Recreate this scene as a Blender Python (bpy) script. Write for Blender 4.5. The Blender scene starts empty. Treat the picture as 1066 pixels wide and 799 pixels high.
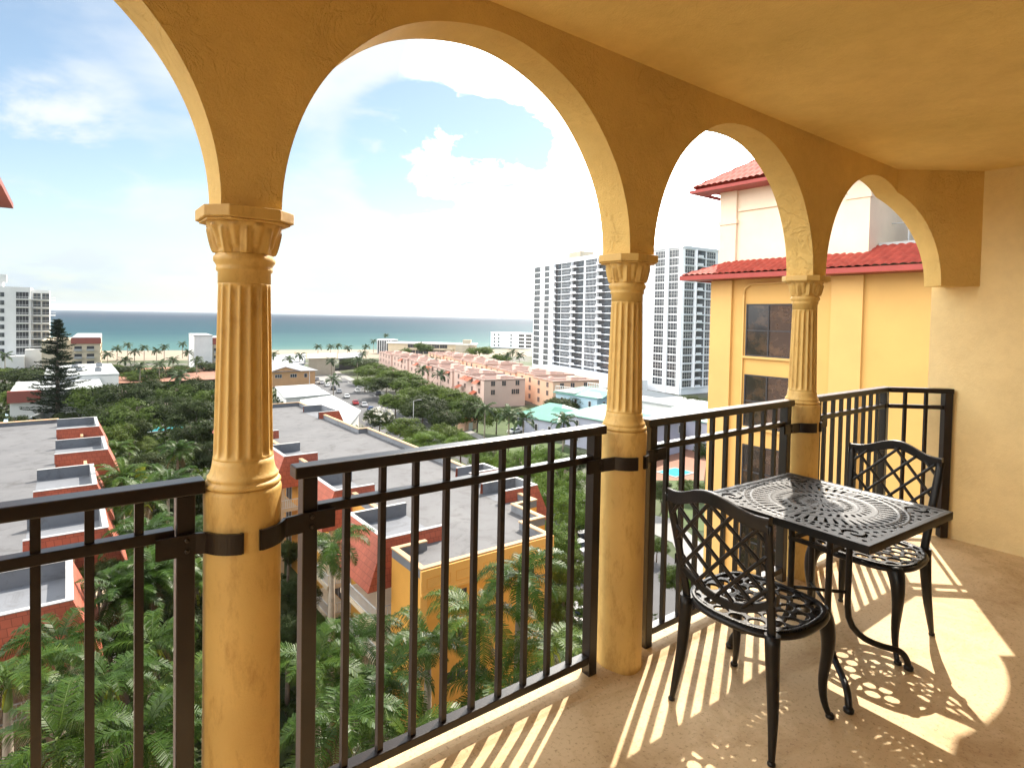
import bpy, math, random
from mathutils import Vector, Matrix
from math import sin, cos, pi, sqrt, atan2, radians
random.seed(7)
SC=bpy.context.scene; COL=SC.collection
# ------------------------------------------------------------------ camera (calibrated)
F_PX,CX,CY,PITCH,ROLL,AL,CH=614.4,533.,347.1,.0279,.0195,.9228,1.52
_fw=Vector((cos(AL),sin(AL),0)); _rt=Vector((sin(AL),-cos(AL),0)); _up=Vector((0,0,1))
_f2=_fw*cos(PITCH)-_up*sin(PITCH); _u2=_up*cos(PITCH)+_fw*sin(PITCH)
CR=_rt*cos(ROLL)+_u2*sin(ROLL); CU=_u2*cos(ROLL)-_rt*sin(ROLL); CF=_f2
EYE=Vector((0,0,CH))
def ray(px,py): return CF+CR*((px-CX)/F_PX)+CU*((CY-py)/F_PX)
def at(px,py,z):
    d=ray(px,py); t=(z-CH)/d.z; return EYE+d*t
def deep(px,py,D): return EYE+ray(px,py)*D
ZG=-28.5
# ------------------------------------------------------------------ tagging
def tag(o,label=None,cat=None,group=None,kind=None):
    if label: o['label']=label
    if cat: o['category']=cat
    if group: o['group']=group
    if kind: o['kind']=kind
    return o
def empty(name,loc,label,cat,group=None,rz=0):
    o=bpy.data.objects.new(name,None); COL.objects.link(o); o.location=loc; o.rotation_euler=(0,0,rz)
    o.empty_display_size=.1
    return tag(o,label,cat,group)
ORD=['first','second','third','fourth','fifth','sixth','seventh','eighth','ninth','tenth','eleventh','twelfth','thirteenth','fourteenth','fifteenth','sixteenth','seventeenth','eighteenth','nineteenth','twentieth']
# ------------------------------------------------------------------ mesh builder
class MB:
    def __init__(s): s.v=[];s.f=[];s.m=[];s.mi=0;s.sm=[]
    def quad(s,*p,sm=False):
        n=len(s.v); s.v+= [tuple(q) for q in p]; s.f.append(tuple(range(n,n+len(p)))); s.m.append(s.mi); s.sm.append(sm)
    def face(s,idx,sm=False): s.f.append(tuple(idx)); s.m.append(s.mi); s.sm.append(sm)
    def box(s,x0,y0,z0,x1,y1,z1,M=None):
        c=[(x0,y0,z0),(x1,y0,z0),(x1,y1,z0),(x0,y1,z0),(x0,y0,z1),(x1,y0,z1),(x1,y1,z1),(x0,y1,z1)]
        if M: c=[tuple(M@Vector(q)) for q in c]
        n=len(s.v); s.v+=c
        for f in((0,3,2,1),(4,5,6,7),(0,1,5,4),(1,2,6,5),(2,3,7,6),(3,0,4,7)): s.face([n+i for i in f])
        return s
    def bar(s,a,b,w,h=None,up=(0,0,1)):
        a=Vector(a);b=Vector(b);h=h or w;d=(b-a);L=d.length;d/=L;u=Vector(up)
        r=d.cross(u)
        if r.length<1e-4: r=d.cross(Vector((1,0,0)))
        r.normalize();u=r.cross(d)
        M=Matrix(((d.x,r.x,u.x,a.x),(d.y,r.y,u.y,a.y),(d.z,r.z,u.z,a.z),(0,0,0,1)))
        return s.box(0,-w/2,-h/2,L,w/2,h/2,M)
    def tube(s,pts,r,n=8,cap=True):
        pts=[Vector(p) for p in pts]; R=r if isinstance(r,(list,tuple)) else [r]*len(pts); base=len(s.v)
        prev=None
        for i,p in enumerate(pts):
            d=(pts[min(i+1,len(pts)-1)]-pts[max(i-1,0)]).normalized()
            if prev is None:
                a=d.cross(Vector((0,0,1)));
                if a.length<.05: a=d.cross(Vector((1,0,0)))
            else: a=prev-d*prev.dot(d)
            a.normalize(); prev=a; b=d.cross(a)
            rr=R[i]; ra,rb=(rr if isinstance(rr,tuple) else (rr,rr))
            for k in range(n):
                t=2*pi*k/n; s.v.append(tuple(p+a*ra*cos(t)+b*rb*sin(t)))
        for i in range(len(pts)-1):
            for k in range(n):
                s.face((base+i*n+k,base+i*n+(k+1)%n,base+(i+1)*n+(k+1)%n,base+(i+1)*n+k),True)
        if cap:
            s.face([base+k for k in range(n)][::-1]); s.face([base+(len(pts)-1)*n+k for k in range(n)])
        return s
    def lathe(s,prof,n=32,c=(0,0,0),mod=None,cap=True):
        base=len(s.v)
        for r,z in prof:
            for k in range(n):
                t=2*pi*k/n; q=r if mod is None else mod(r,z,t)
                s.v.append((c[0]+q*cos(t),c[1]+q*sin(t),c[2]+z))
        for i in range(len(prof)-1):
            for k in range(n): s.face((base+i*n+k,base+i*n+(k+1)%n,base+(i+1)*n+(k+1)%n,base+(i+1)*n+k),True)
        if cap:
            s.face([base+k for k in range(n)][::-1]); s.face([base+(len(prof)-1)*n+k for k in range(n)])
        return s
    def prism(s,poly,z0,z1,top=True,bot=True):
        n=len(poly);b=len(s.v); s.v+=[(p[0],p[1],z0) for p in poly]+[(p[0],p[1],z1) for p in poly]
        for k in range(n): s.face((b+k,b+(k+1)%n,b+n+(k+1)%n,b+n+k))
        if top: s.face([b+n+k for k in range(n)])
        if bot: s.face([b+k for k in range(n)][::-1])
        return s
    def ring(s,poly,off,z0,z1):           # mitred band just inside a CCW outline
        inn=inset(poly,off); n=len(poly)
        for k in range(n):
            a,b=poly[k],poly[(k+1)%n]; c,d=inn[(k+1)%n],inn[k]
            s.quad((*a,z0),(*b,z0),(*b,z1),(*a,z1)); s.quad((*d,z1),(*c,z1),(*c,z0),(*d,z0)); s.quad((*a,z1),(*b,z1),(*c,z1),(*d,z1))
            s.quad((*d,z0),(*c,z0),(*b,z0),(*a,z0))
        return s
    def mesh(s,name,*mats):
        me=bpy.data.meshes.new(name); me.from_pydata(s.v,[],s.f)
        for m in mats: me.materials.append(m)
        me.polygons.foreach_set('material_index',s.m); me.polygons.foreach_set('use_smooth',s.sm); me.update(); return me
    def obj(s,name,mats,parent=None,loc=None,bevel=0):
        if not isinstance(mats,(list,tuple)): mats=[mats]
        return put(s.mesh(name,*mats),name,parent,loc,bevel)
def put(me,name,parent=None,loc=None,bevel=0,rz=0,sc=None):
    o=bpy.data.objects.new(name,me); COL.objects.link(o); o.parent=parent
    if loc is not None: o.location=loc
    if rz: o.rotation_euler=(0,0,rz)
    if sc is not None: o.scale=sc if isinstance(sc,(tuple,list)) else (sc,)*3
    if bevel:
        b=o.modifiers.new('b','BEVEL'); b.width=bevel; b.segments=2; b.limit_method='ANGLE'; b.angle_limit=radians(40); b.harden_normals=False
    return o
def inset(poly,off):
    n=len(poly); out=[]
    for k in range(n):
        p0=Vector(poly[k-1]);p1=Vector(poly[k]);p2=Vector(poly[(k+1)%n])
        d1=(p1-p0).normalized();d2=(p2-p1).normalized(); n1=Vector((-d1.y,d1.x));n2=Vector((-d2.y,d2.x))
        m=n1+n2; m=m/(m.dot(n1)) if m.dot(n1)>1e-6 else n1
        q=p1+m*off; out.append((q.x,q.y))
    return out
def copytree(o,parent=None):
    c=o.copy(); COL.objects.link(c)
    if parent: c.parent=parent
    for ch in [x for x in bpy.data.objects if x.parent==o]: copytree(ch,c)
    return c
# ------------------------------------------------------------------ materials
def nt(name):
    m=bpy.data.materials.new(name); m.use_nodes=True; t=m.node_tree; b=t.nodes['Principled BSDF']; return m,t,b
def L(t,a,b): t.links.new(a,b)
def noise(t,scale,detail=4,coord='Object',rough=.55,dist=0,sc=None):
    c=t.nodes.new('ShaderNodeTexCoord'); n=t.nodes.new('ShaderNodeTexNoise'); n.inputs['Scale'].default_value=scale; n.inputs['Detail'].default_value=detail
    n.inputs['Roughness'].default_value=rough; n.inputs['Distortion'].default_value=dist
    src=c.outputs[coord]
    if sc:
        mp=t.nodes.new('ShaderNodeMapping'); mp.inputs['Scale'].default_value=sc; L(t,src,mp.inputs[0]); src=mp.outputs[0]
    L(t,src,n.inputs['Vector']); return n.outputs['Fac']
def ramp(t,src,stops):
    r=t.nodes.new('ShaderNodeValToRGB'); e=r.color_ramp.elements
    while len(e)<len(stops): e.new(.5)
    for i,(p,c) in enumerate(stops): e[i].position=p; e[i].color=(*c,1) if len(c)==3 else c
    L(t,src,r.inputs[0]); return r.outputs[0]
def mul(c,k): return tuple(min(1,x*k) for x in c)
def bump(t,b,src,strength,dist=.01,prev=None):
    n=t.nodes.new('ShaderNodeBump'); n.inputs['Strength'].default_value=strength; n.inputs['Distance'].default_value=dist
    L(t,src,n.inputs['Height'])
    if prev: L(t,prev.outputs[0],n.inputs['Normal'])
    L(t,n.outputs[0],b.inputs['Normal']); return n
def mat(name,col,rough=.7,var=.12,scale=3,bmp=0,bsc=30,metal=0,spec=.5,coord='Object',bd=.01):
    m,t,b=nt(name); b.inputs['Roughness'].default_value=rough; b.inputs['Metallic'].default_value=metal; b.inputs['Specular IOR Level'].default_value=spec
    f=noise(t,scale,5,coord)
    L(t,ramp(t,f,[(.3,mul(col,1-var)),(.7,mul(col,1+var))]),b.inputs['Base Color'])
    if bmp: bump(t,b,noise(t,bsc,4,coord),bmp,bd)
    return m
def stucco(name,col,fine=1.,grime=.10):
    m,t,b=nt(name); b.inputs['Roughness'].default_value=.78; b.inputs['Specular IOR Level'].default_value=.3
    a=noise(t,1.3,6); c1=ramp(t,a,[(.3,mul(col,1-grime)),(.72,mul(col,1.06))])
    s=noise(t,9,8,rough=.7); mx=t.nodes.new('ShaderNodeMix'); mx.data_type='RGBA'; mx.blend_type='MULTIPLY'; mx.inputs[0].default_value=.35
    L(t,c1,mx.inputs[6]); L(t,ramp(t,s,[(.3,(.78,.74,.7)),(.6,(1,1,1))]),mx.inputs[7]); L(t,mx.outputs[2],b.inputs['Base Color'])
    # trowel marks: ridged distorted noise + grain
    tr=noise(t,7.5,6,dist=.9,rough=.6); rg=ramp(t,tr,[(.45,(0,0,0)),(.515,(1,1,1)),(.55,(.35,.35,.35)),(.7,(.3,.3,.3))])
    mk_=ramp(t,noise(t,3.1,3),[(.45,(0,0,0)),(.6,(1,1,1))]); mm=t.nodes.new('ShaderNodeMix'); mm.data_type='RGBA'; L(t,mk_,mm.inputs[0]); mm.inputs[6].default_value=(.35,.35,.35,1); L(t,rg,mm.inputs[7])
    b1=bump(t,b,mm.outputs[2],.55*fine,.010); b2=bump(t,b,noise(t,24,9,rough=.75),.75*fine,.013,b1); bump(t,b,noise(t,140,4),.45,.003,b2)
    return m
YEL=(.82,.56,.19)
M_wall=stucco('stucco_yellow',YEL); M_ceil=stucco('stucco_ceiling',(.93,.70,.27),.4)
M_end=stucco('stucco_end_wall',(.90,.71,.37),.3)
def column_mat():
    m,t,b=nt('column_paint'); b.inputs['Roughness'].default_value=.55
    a=noise(t,3.5,6); c=ramp(t,a,[(.3,mul((.70,.45,.135),.84)),(.7,(.73,.48,.15))]); 
    g=noise(t,14,8,rough=.75,sc=(1,1,.35)); mx=t.nodes.new('ShaderNodeMix'); mx.data_type='RGBA'; mx.blend_type='MULTIPLY'; mx.inputs[0].default_value=.85
    L(t,c,mx.inputs[6]); L(t,ramp(t,g,[(.3,(.62,.50,.36)),(.5,(1,1,1))]),mx.inputs[7]); L(t,mx.outputs[2],b.inputs['Base Color'])
    b1=bump(t,b,noise(t,22,6,rough=.65),.35,.006); bump(t,b,noise(t,120,3),.3,.002,b1); return m
M_col=column_mat()
def floor_mat():
    m,t,b=nt('deck_coating'); b.inputs['Roughness'].default_value=.62; b.inputs['Specular IOR Level'].default_value=.2
    a=noise(t,1.1,7,rough=.6); c=ramp(t,a,[(.3,(.60,.43,.235)),(.7,(.70,.52,.30))])
    g=noise(t,60,6,rough=.8); mx=t.nodes.new('ShaderNodeMix'); mx.data_type='RGBA'; mx.blend_type='MULTIPLY'; mx.inputs[0].default_value=.8
    L(t,c,mx.inputs[6]); L(t,ramp(t,g,[(.34,(.45,.36,.28)),(.46,(1,1,1))]),mx.inputs[7])
    st=noise(t,2.6,8,rough=.7,dist=.6); mx2=t.nodes.new('ShaderNodeMix'); mx2.data_type='RGBA'; mx2.blend_type='MULTIPLY'; mx2.inputs[0].default_value=.8
    L(t,mx.outputs[2],mx2.inputs[6]); L(t,ramp(t,st,[(.30,(.62,.52,.40)),(.52,(1,1,1))]),mx2.inputs[7]); L(t,mx2.outputs[2],b.inputs['Base Color'])
    b1=bump(t,b,noise(t,90,5,rough=.7),.3,.003); bump(t,b,noise(t,6,3),.15,.01,b1); return m
M_floor=floor_mat()
M_rail=mat('bronze_rail_paint',(.012,.0065,.0045),.30,.25,8,.08,200,0,.5)
M_iron=mat('cast_aluminium_black',(.012,.011,.011),.36,.3,20,.25,120,.35,.5,bd=.002)
M_iron2=mat('cast_aluminium_top',(.018,.018,.019),.40,.3,14,.25,150,.5,.5,bd=.002)
M_wing=mat('wing_yellow_paint',(.64,.38,.115),.7,.05,.8,.15,6)
M_wingt=mat('wing_trim_paint',(.67,.41,.14),.7,.05,.8,.15,6)
M_pent=mat('pale_render',(.80,.66,.51),.8,.07,.9,.15,5)
M_soff=mat('red_fascia',(.34,.045,.035),.5,.1,2)
def glassm(name,col=(.03,.025,.02),rough=.08,sc=1.4,c2=None):
    m,t,b=nt(name); b.inputs['Roughness'].default_value=rough; b.inputs['Specular IOR Level'].default_value=.8
    f=noise(t,sc,5,rough=.7,sc=(1,1,1.6)); L(t,ramp(t,f,[(.45,col),(.68,c2 or mul(col,2.6))]),b.inputs['Base Color']); return m
M_glass=glassm('dark_window_glass',(.016,.011,.009),.06,1.3,(.07,.04,.022)); M_glassf=glassm('tower_glass',(.028,.033,.042),.2,.25,(.08,.09,.11))
def tile_mat(name,col,sx=3.3,sz=3.0):
    m,t,b=nt(name); b.inputs['Roughness'].default_value=.6
    c=t.nodes.new('ShaderNodeTexCoord'); sp=t.nodes.new('ShaderNodeSeparateXYZ'); L(t,c.outputs['Object'],sp.inputs[0])
    ad=t.nodes.new('ShaderNodeMath'); ad.operation='ADD'; L(t,sp.outputs[0],ad.inputs[0]); L(t,sp.outputs[1],ad.inputs[1])
    cb=t.nodes.new('ShaderNodeCombineXYZ'); L(t,ad.outputs[0],cb.inputs[0]); L(t,sp.outputs[2],cb.inputs[1])
    br=t.nodes.new('ShaderNodeTexBrick'); L(t,cb.outputs[0],br.inputs['Vector']); br.inputs['Scale'].default_value=1; br.inputs['Brick Width'].default_value=1/sx*1.2; br.inputs['Row Height'].default_value=1/sz
    br.inputs['Mortar Size'].default_value=.022; br.inputs['Mortar Smooth'].default_value=.4
    br.inputs['Color1'].default_value=(*col,1); br.inputs['Color2'].default_value=(*mul(col,.82),1); br.inputs['Mortar'].default_value=(*mul(col,.5),1)
    n=noise(t,1.2,5); mx=t.nodes.new('ShaderNodeMix'); mx.data_type='RGBA'; mx.blend_type='MULTIPLY'; mx.inputs[0].default_value=.5
    L(t,br.outputs['Color'],mx.inputs[6]); L(t,ramp(t,n,[(.3,(.75,.72,.7)),(.65,(1,1,1))]),mx.inputs[7]); L(t,mx.outputs[2],b.inputs['Base Color'])
    bump(t,b,br.outputs['Fac'],-.5,.04); return m
M_mans=tile_mat('mansard_red_tile',(.44,.105,.055),2.6,2.2); M_rooft=mat('red_roof_tile',(.34,.06,.042),.75,.25,3,.2,20,spec=.15)
def roof_mat(name,c1,c2,stain=.5):
    m,t,b=nt(name); b.inputs['Roughness'].default_value=.8
    f=noise(t,.18,8,rough=.65); c=ramp(t,f,[(.3,c1),(.7,c2)]); g=noise(t,.55,8,rough=.75,dist=.8)
    mx=t.nodes.new('ShaderNodeMix'); mx.data_type='RGBA'; mx.blend_type='MULTIPLY'; mx.inputs[0].default_value=stain
    L(t,c,mx.inputs[6]); L(t,ramp(t,g,[(.33,(.48,.45,.42)),(.50,(1,1,1))]),mx.inputs[7]); L(t,mx.outputs[2],b.inputs['Base Color']); bump(t,b,noise(t,3,4),.1,.03); return m
M_roofg=roof_mat('grey_membrane_roof',(.10,.10,.106),(.135,.135,.14),.75); M_well=roof_mat('grey_parapet_render',(.13,.14,.16),(.18,.19,.21),.7)
M_cope=mat('white_coping',(.36,.36,.36),.7,.1,.5); M_cream=mat('cream_coping',(.44,.29,.16),.7,.1,.6)
M_white=mat('white_render',(.74,.74,.73),.8,.06,.25); M_bluew=mat('tower_white_render',(.80,.83,.88),.8,.05,.05)
M_gold=mat('ochre_facade',(.66,.33,.06),.75,.1,.3,.1,4); M_goldt=mat('ochre_trim',(.70,.40,.11),.75,.08,.5)
M_crm=mat('cream_render',(.62,.52,.38),.8,.08,.4); M_rail2=mat('white_rail_paint',(.62,.64,.66),.5,.05,2)
M_dark=mat('dark_interior',(.03,.03,.035),.5,.3,1); M_pink=mat('pink_render',(.60,.43,.37),.8,.07,.15); M_peach=mat('peach_render',(.66,.42,.29),.8,.07,.15)
M_pinkr=roof_mat('pink_flat_roof',(.30,.215,.19),(.38,.29,.26),.4); M_green=mat('green_metal_roof',(.12,.30,.24),.45,.08,.3); M_blue=mat('pale_blue_render',(.33,.47,.56),.8,.05,.3)
M_lilac=mat('lilac_render',(.36,.38,.48),.8,.05,.3); M_orange=mat('orange_render',(.64,.36,.18),.8,.07,.3); M_greyr=roof_mat('pale_grey_roof',(.26,.27,.30),(.34,.35,.37),.3)
M_whr=roof_mat('white_coated_roof',(.36,.38,.38),(.42,.44,.44),.2); M_canopy=mat('terracotta_canopy',(.46,.11,.05),.6,.15,.8); M_beige=mat('beige_render',(.46,.40,.31),.8,.08,.3)
M_brown=mat('red_brown_band',(.30,.08,.06),.7,.1,.3); M_asph=mat('asphalt',(.085,.085,.09),.85,.2,.12,.2,3); M_path=mat('pale_concrete_path',(.25,.245,.235),.85,.1,.2)
M_sand=mat('beach_sand',(.27,.215,.155),.9,.1,.03); M_clay=mat('clay_court',(.28,.13,.08),.85,.12,.1)
M_paint=mat('road_paint',(.75,.75,.72),.7,.05,.5)
def leafm(name,c1,c2,c3,rough=.6,tr=.25):
    m,t,b=nt(name); b.inputs['Roughness'].default_value=rough; b.inputs['Specular IOR Level'].default_value=.14
    g=t.nodes.new('ShaderNodeNewGeometry'); o=t.nodes.new('ShaderNodeObjectInfo'); 
    a=t.nodes.new('ShaderNodeMath'); a.operation='MULTIPLY_ADD'; a.inputs[1].default_value=.45; L(t,g.outputs['Random Per Island'],a.inputs[0])
    q=t.nodes.new('ShaderNodeMath'); q.operation='MULTIPLY'; q.inputs[1].default_value=.55; L(t,o.outputs['Random'],q.inputs[0]); L(t,q.outputs[0],a.inputs[2])
    c=ramp(t,a.outputs[0],[(0,c1),(.55,c2),(1,c3)]); L(t,c,b.inputs['Base Color'])
    tb=t.nodes.new('ShaderNodeBsdfTranslucent'); L(t,c,tb.inputs[0]); ms=t.nodes.new('ShaderNodeMixShader'); ms.inputs[0].default_value=tr
    out=t.nodes['Material Output']; L(t,b.outputs[0],ms.inputs[1]); L(t,tb.outputs[0],ms.inputs[2]); L(t,ms.outputs[0],out.inputs[0]); return m
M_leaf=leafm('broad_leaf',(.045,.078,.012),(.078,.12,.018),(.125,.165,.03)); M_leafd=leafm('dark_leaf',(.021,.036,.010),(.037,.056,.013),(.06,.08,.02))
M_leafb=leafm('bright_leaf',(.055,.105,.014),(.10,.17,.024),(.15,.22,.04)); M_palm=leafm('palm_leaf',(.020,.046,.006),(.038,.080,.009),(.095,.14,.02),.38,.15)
M_deadf=leafm('dead_frond',(.10,.065,.03),(.16,.11,.05),(.22,.16,.08)); M_palmd=leafm('coconut_leaf',(.035,.06,.025),(.055,.09,.035),(.10,.13,.05),.5,.2); M_pine=leafm('pine_needles',(.018,.032,.015),(.03,.05,.02),(.055,.075,.03),.6,.1)
M_grey_l=leafm('silver_leaf',(.10,.13,.09),(.15,.18,.12),(.22,.24,.17)); M_yell=leafm('croton_leaf',(.16,.20,.02),(.35,.38,.04),(.5,.5,.08)); M_flower=mat('white_flowers',(.7,.68,.6),.7)
M_bark=mat('bark',(.14,.11,.085),.9,.3,4,.4,20); M_pbark=mat('palm_bark',(.26,.22,.17),.9,.2,3,.3,10); M_shaft=mat('palm_crownshaft',(.16,.24,.06),.5,.15,3)
M_tyre=mat('tyre_rubber',(.02,.02,.02),.8); M_cg=mat('car_glass',(.02,.025,.03),.08,.1,1,spec=.8)
def water_mat():
    m,t,b=nt('sea_water'); b.inputs['Roughness'].default_value=.6; b.inputs['Specular IOR Level'].default_value=.03
    g=t.nodes.new('ShaderNodeNewGeometry'); sp=t.nodes.new('ShaderNodeSeparateXYZ'); L(t,g.outputs['Position'],sp.inputs[0])
    n=noise(t,.004,5,sc=(1,2.2,1)); 
    mr=t.nodes.new('ShaderNodeMapRange'); mr.inputs[1].default_value=480; mr.inputs[2].default_value=4200; L(t,sp.outputs[1],mr.inputs[0])
    pw=t.nodes.new('ShaderNodeMath'); pw.operation='POWER'; pw.inputs[1].default_value=.55; L(t,mr.outputs[0],pw.inputs[0])
    ad=t.nodes.new('ShaderNodeMath'); ad.operation='MULTIPLY_ADD'; ad.inputs[1].default_value=.16; L(t,n,ad.inputs[0]); L(t,pw.outputs[0],ad.inputs[2])
    L(t,ramp(t,ad.outputs[0],[(.08,(.13,.20,.175)),(.20,(.062,.135,.135)),(.42,(.020,.062,.083)),(.9,(.006,.024,.050))]),b.inputs['Base Color'])
    b1=bump(t,b,noise(t,.05,4,sc=(1,2.5,1)),.5,.8); bump(t,b,noise(t,.35,4,sc=(1,2,1)),.4,.25,b1); return m
M_sea=water_mat(); M_foam=mat('foam',(.5,.54,.52),.6,.15,.03)
M_pool=mat('pool_water',(.06,.45,.55),.12,.1,.5,.2,3)
def ground_mat():
    m,t,b=nt('ground_mix'); b.inputs['Roughness'].default_value=.9
    f=noise(t,.035,7,rough=.6,coord='Object'); L(t,ramp(t,f,[(.38,(.035,.055,.014)),(.48,(.06,.08,.022)),(.56,(.12,.115,.1)),(.7,(.17,.165,.15))]),b.inputs['Base Color']); bump(t,b,noise(t,1.5,4),.4,.1); return m
M_ground=ground_mat(); M_lawn=mat('lawn_grass',(.06,.095,.022),.9,.25,.3,.3,6)

# ================================================================== BALCONY
YC=1.754; YI=1.675; YO=1.833; HC=1.795; HW=2.587; X1=.3961; S=1.5569; XP=.1521
XCOL=[X1-2*S,X1-S,X1,X1+S,X1+2*S]
DV=Vector((.795,-.607)).normalized(); CI=Vector((4.578,YI)); CO=Vector((4.633,YO)); CM=Vector((4.62,YC))
XE=5.05; YB=-1.9; XW=XCOL[0]-.5
def structure(o): o['kind']='structure'; return o
# floor slab + edge lip
f=MB().prism([(XW,YB),(XE,YB),(XE,1.46),(4.70,1.87),(XW,1.87)],-.22,0); structure(f.obj('floor',M_floor))
lip=MB()
prof=[(1.650,.0003),(1.664,.003),(1.678,.009),(1.694,.014),(1.72,.017),(1.84,.02),(1.868,.012),(1.872,-.01)]
path=[(XW,0),(4.60,0)]
for (a,za),(b,zb) in zip(prof,prof[1:]): lip.quad((XW,a,za),(4.52+ (a-1.672)*.4,a,za),(4.52+(b-1.672)*.4,b,zb),(XW,b,zb),sm=True)
tag(lip.obj('floor_lip',M_floor),kind='structure')
# ceiling with cornice shadow line
structure(MB().box(XW,YB,HW,XE+.3,1.8325,HW+.3).obj('ceiling',M_ceil))
# arcade wall : strips from arch curves
def arch_strip(mb,inner,outer,ztop):
    n=len(inner)
    for k in range(n-1):
        a,b=inner[k],inner[k+1]; c,d=outer[k],outer[k+1]
        mb.quad(a,b,(b[0],b[1],ztop),(a[0],a[1],ztop)); mb.quad(d,c,(c[0],c[1],ztop),(d[0],d[1],ztop)); mb.quad(a,c,d,b)
def smooth_arch(mb,inner,outer,ztop):   # shares vertices so soffit shades smoothly
    n=len(inner); b0=len(mb.v); mb.v+=[tuple(p) for p in inner]+[tuple(p) for p in outer]
    for k in range(n-1): mb.face((b0+k,b0+n+k,b0+n+k+1,b0+k+1),True)
    for row,flip in ((inner,False),(outer,True)):
        b1=len(mb.v); mb.v+=[tuple(p) for p in row]+[(p[0],p[1],ztop) for p in row]
        for k in range(n-1):
            q=(b1+k,b1+k+1,b1+n+k+1,b1+n+k); mb.face(q[::-1] if flip else q)
aw=MB(); NA=88
for i in range(4):
    xa=XCOL[i]+XP/2; xb=XCOL[i+1]-XP/2; r=(xb-xa)/2; xm=(xa+xb)/2
    inn=[];out=[]
    for k in range(NA+1):
        t=pi-pi*k/NA; w=(.0025*sin(t*5+i)+.0015*sin(t*11+i*2))*sin(t)
        rr=r+w
        inn.append((xm+rr*cos(t),YI,HC+rr*sin(t))); out.append((xm+rr*cos(t),YO,HC+rr*sin(t)))
    smooth_arch(aw,inn,out,HW+.01)
for i in range(5):
    a_,b_=XCOL[i]-XP/2-.0,XCOL[i]+XP/2+.0
    aw.quad((a_,YI,HC),(b_,YI,HC),(b_,YI,HW+.01),(a_,YI,HW+.01)); aw.quad((b_,YO,HC),(a_,YO,HC),(a_,YO,HW+.01),(b_,YO,HW+.01)); aw.quad((a_,YO,HC),(b_,YO,HC),(b_,YI,HC),(a_,YI,HC))
aw.box(XW,YI,HC,XCOL[0]-XP/2,YO,HW+.01)
# bent arch at the chamfered end
def bent(P0,corner,dirv,R0,a2,zc,N=48,lenfull=None,s2=.34):
    s1=corner.x-P0; pts=[]
    zk=zc+sqrt(max(0,R0*R0-(s1-R0)**2))
    # second leg ellipse: passes zk at 0 and springs at s2
    n1=int(N*.68)
    for k in range(n1+1):
        tt=k/n1; ang=pi-(pi-math.acos(max(-1,min(1,(s1-R0)/R0))))*tt
        pts.append((P0+R0+R0*cos(ang),corner.y,zc+R0*sin(ang)))
    ratio=(zk-zc)/R0; c0=sqrt(1-ratio*ratio); a=s2/(1-c0)
    for k in range(1,N-n1+1):
        ph=math.asin(ratio)*(1-k/(N-n1)); s=a*(cos(ph)-c0)
        q=corner+dirv*s; pts.append((q.x,q.y,zc+R0*sin(ph)))
    return pts
inn=bent(XCOL[4]+XP/2,CI,DV,.70,0,HC,96,s2=.325); out=bent(XCOL[4]+XP/2,CO,DV,.715,0,HC,96,s2=.37)
smooth_arch(aw,inn,out,HW+.01)
p=CI+DV*.325; q=CI+DV*.62; p2=CO+DV*.37; q2=CO+DV*.62
poly=[(p.x,p.y),(q.x,q.y),(q2.x,q2.y),(p2.x,p2.y)]
aw.prism(poly,HC,HW+.01)
structure(aw.obj('arch_wall',M_wall))
# end wall, back wall with sliding doors, side wall
structure(MB().prism([(XE,YB),(XE+.25,YB),(XE+.25,1.60),(XE,1.60)],-.2,HW+.0).obj('wall_end',M_end))
bw=MB(); bw.box(XW,YB-.2,0,-2.0,YB,HW); bw.box(2.6,YB-.2,0,XE,YB,HW); bw.box(-2.0,YB-.2,2.15,2.6,YB,HW); structure(bw.obj('wall_back',M_white))
structure(MB().box(XW-.2,YB-.2,-.2,XW,YO,1.0).obj('wall_side',M_wall))
sd=empty('sliding_door',(.3,YB-.1,0),'wide glass sliding door in the back wall of the balcony','door')
fr=MB()
for x in(-2.28,-.04,2.2): fr.box(x-.0,-.03,0.0,x+.08,.03,2.14)
fr.box(-2.2,-.028,0,2.2,.028,.07); fr.box(-2.2,-.028,2.07,2.2,.028,2.14); fr.obj('door_frame',M_rail,sd); MB().box(-2.2,-.01,.07,2.2,.01,2.07).obj('pane',M_glass,sd)

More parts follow.
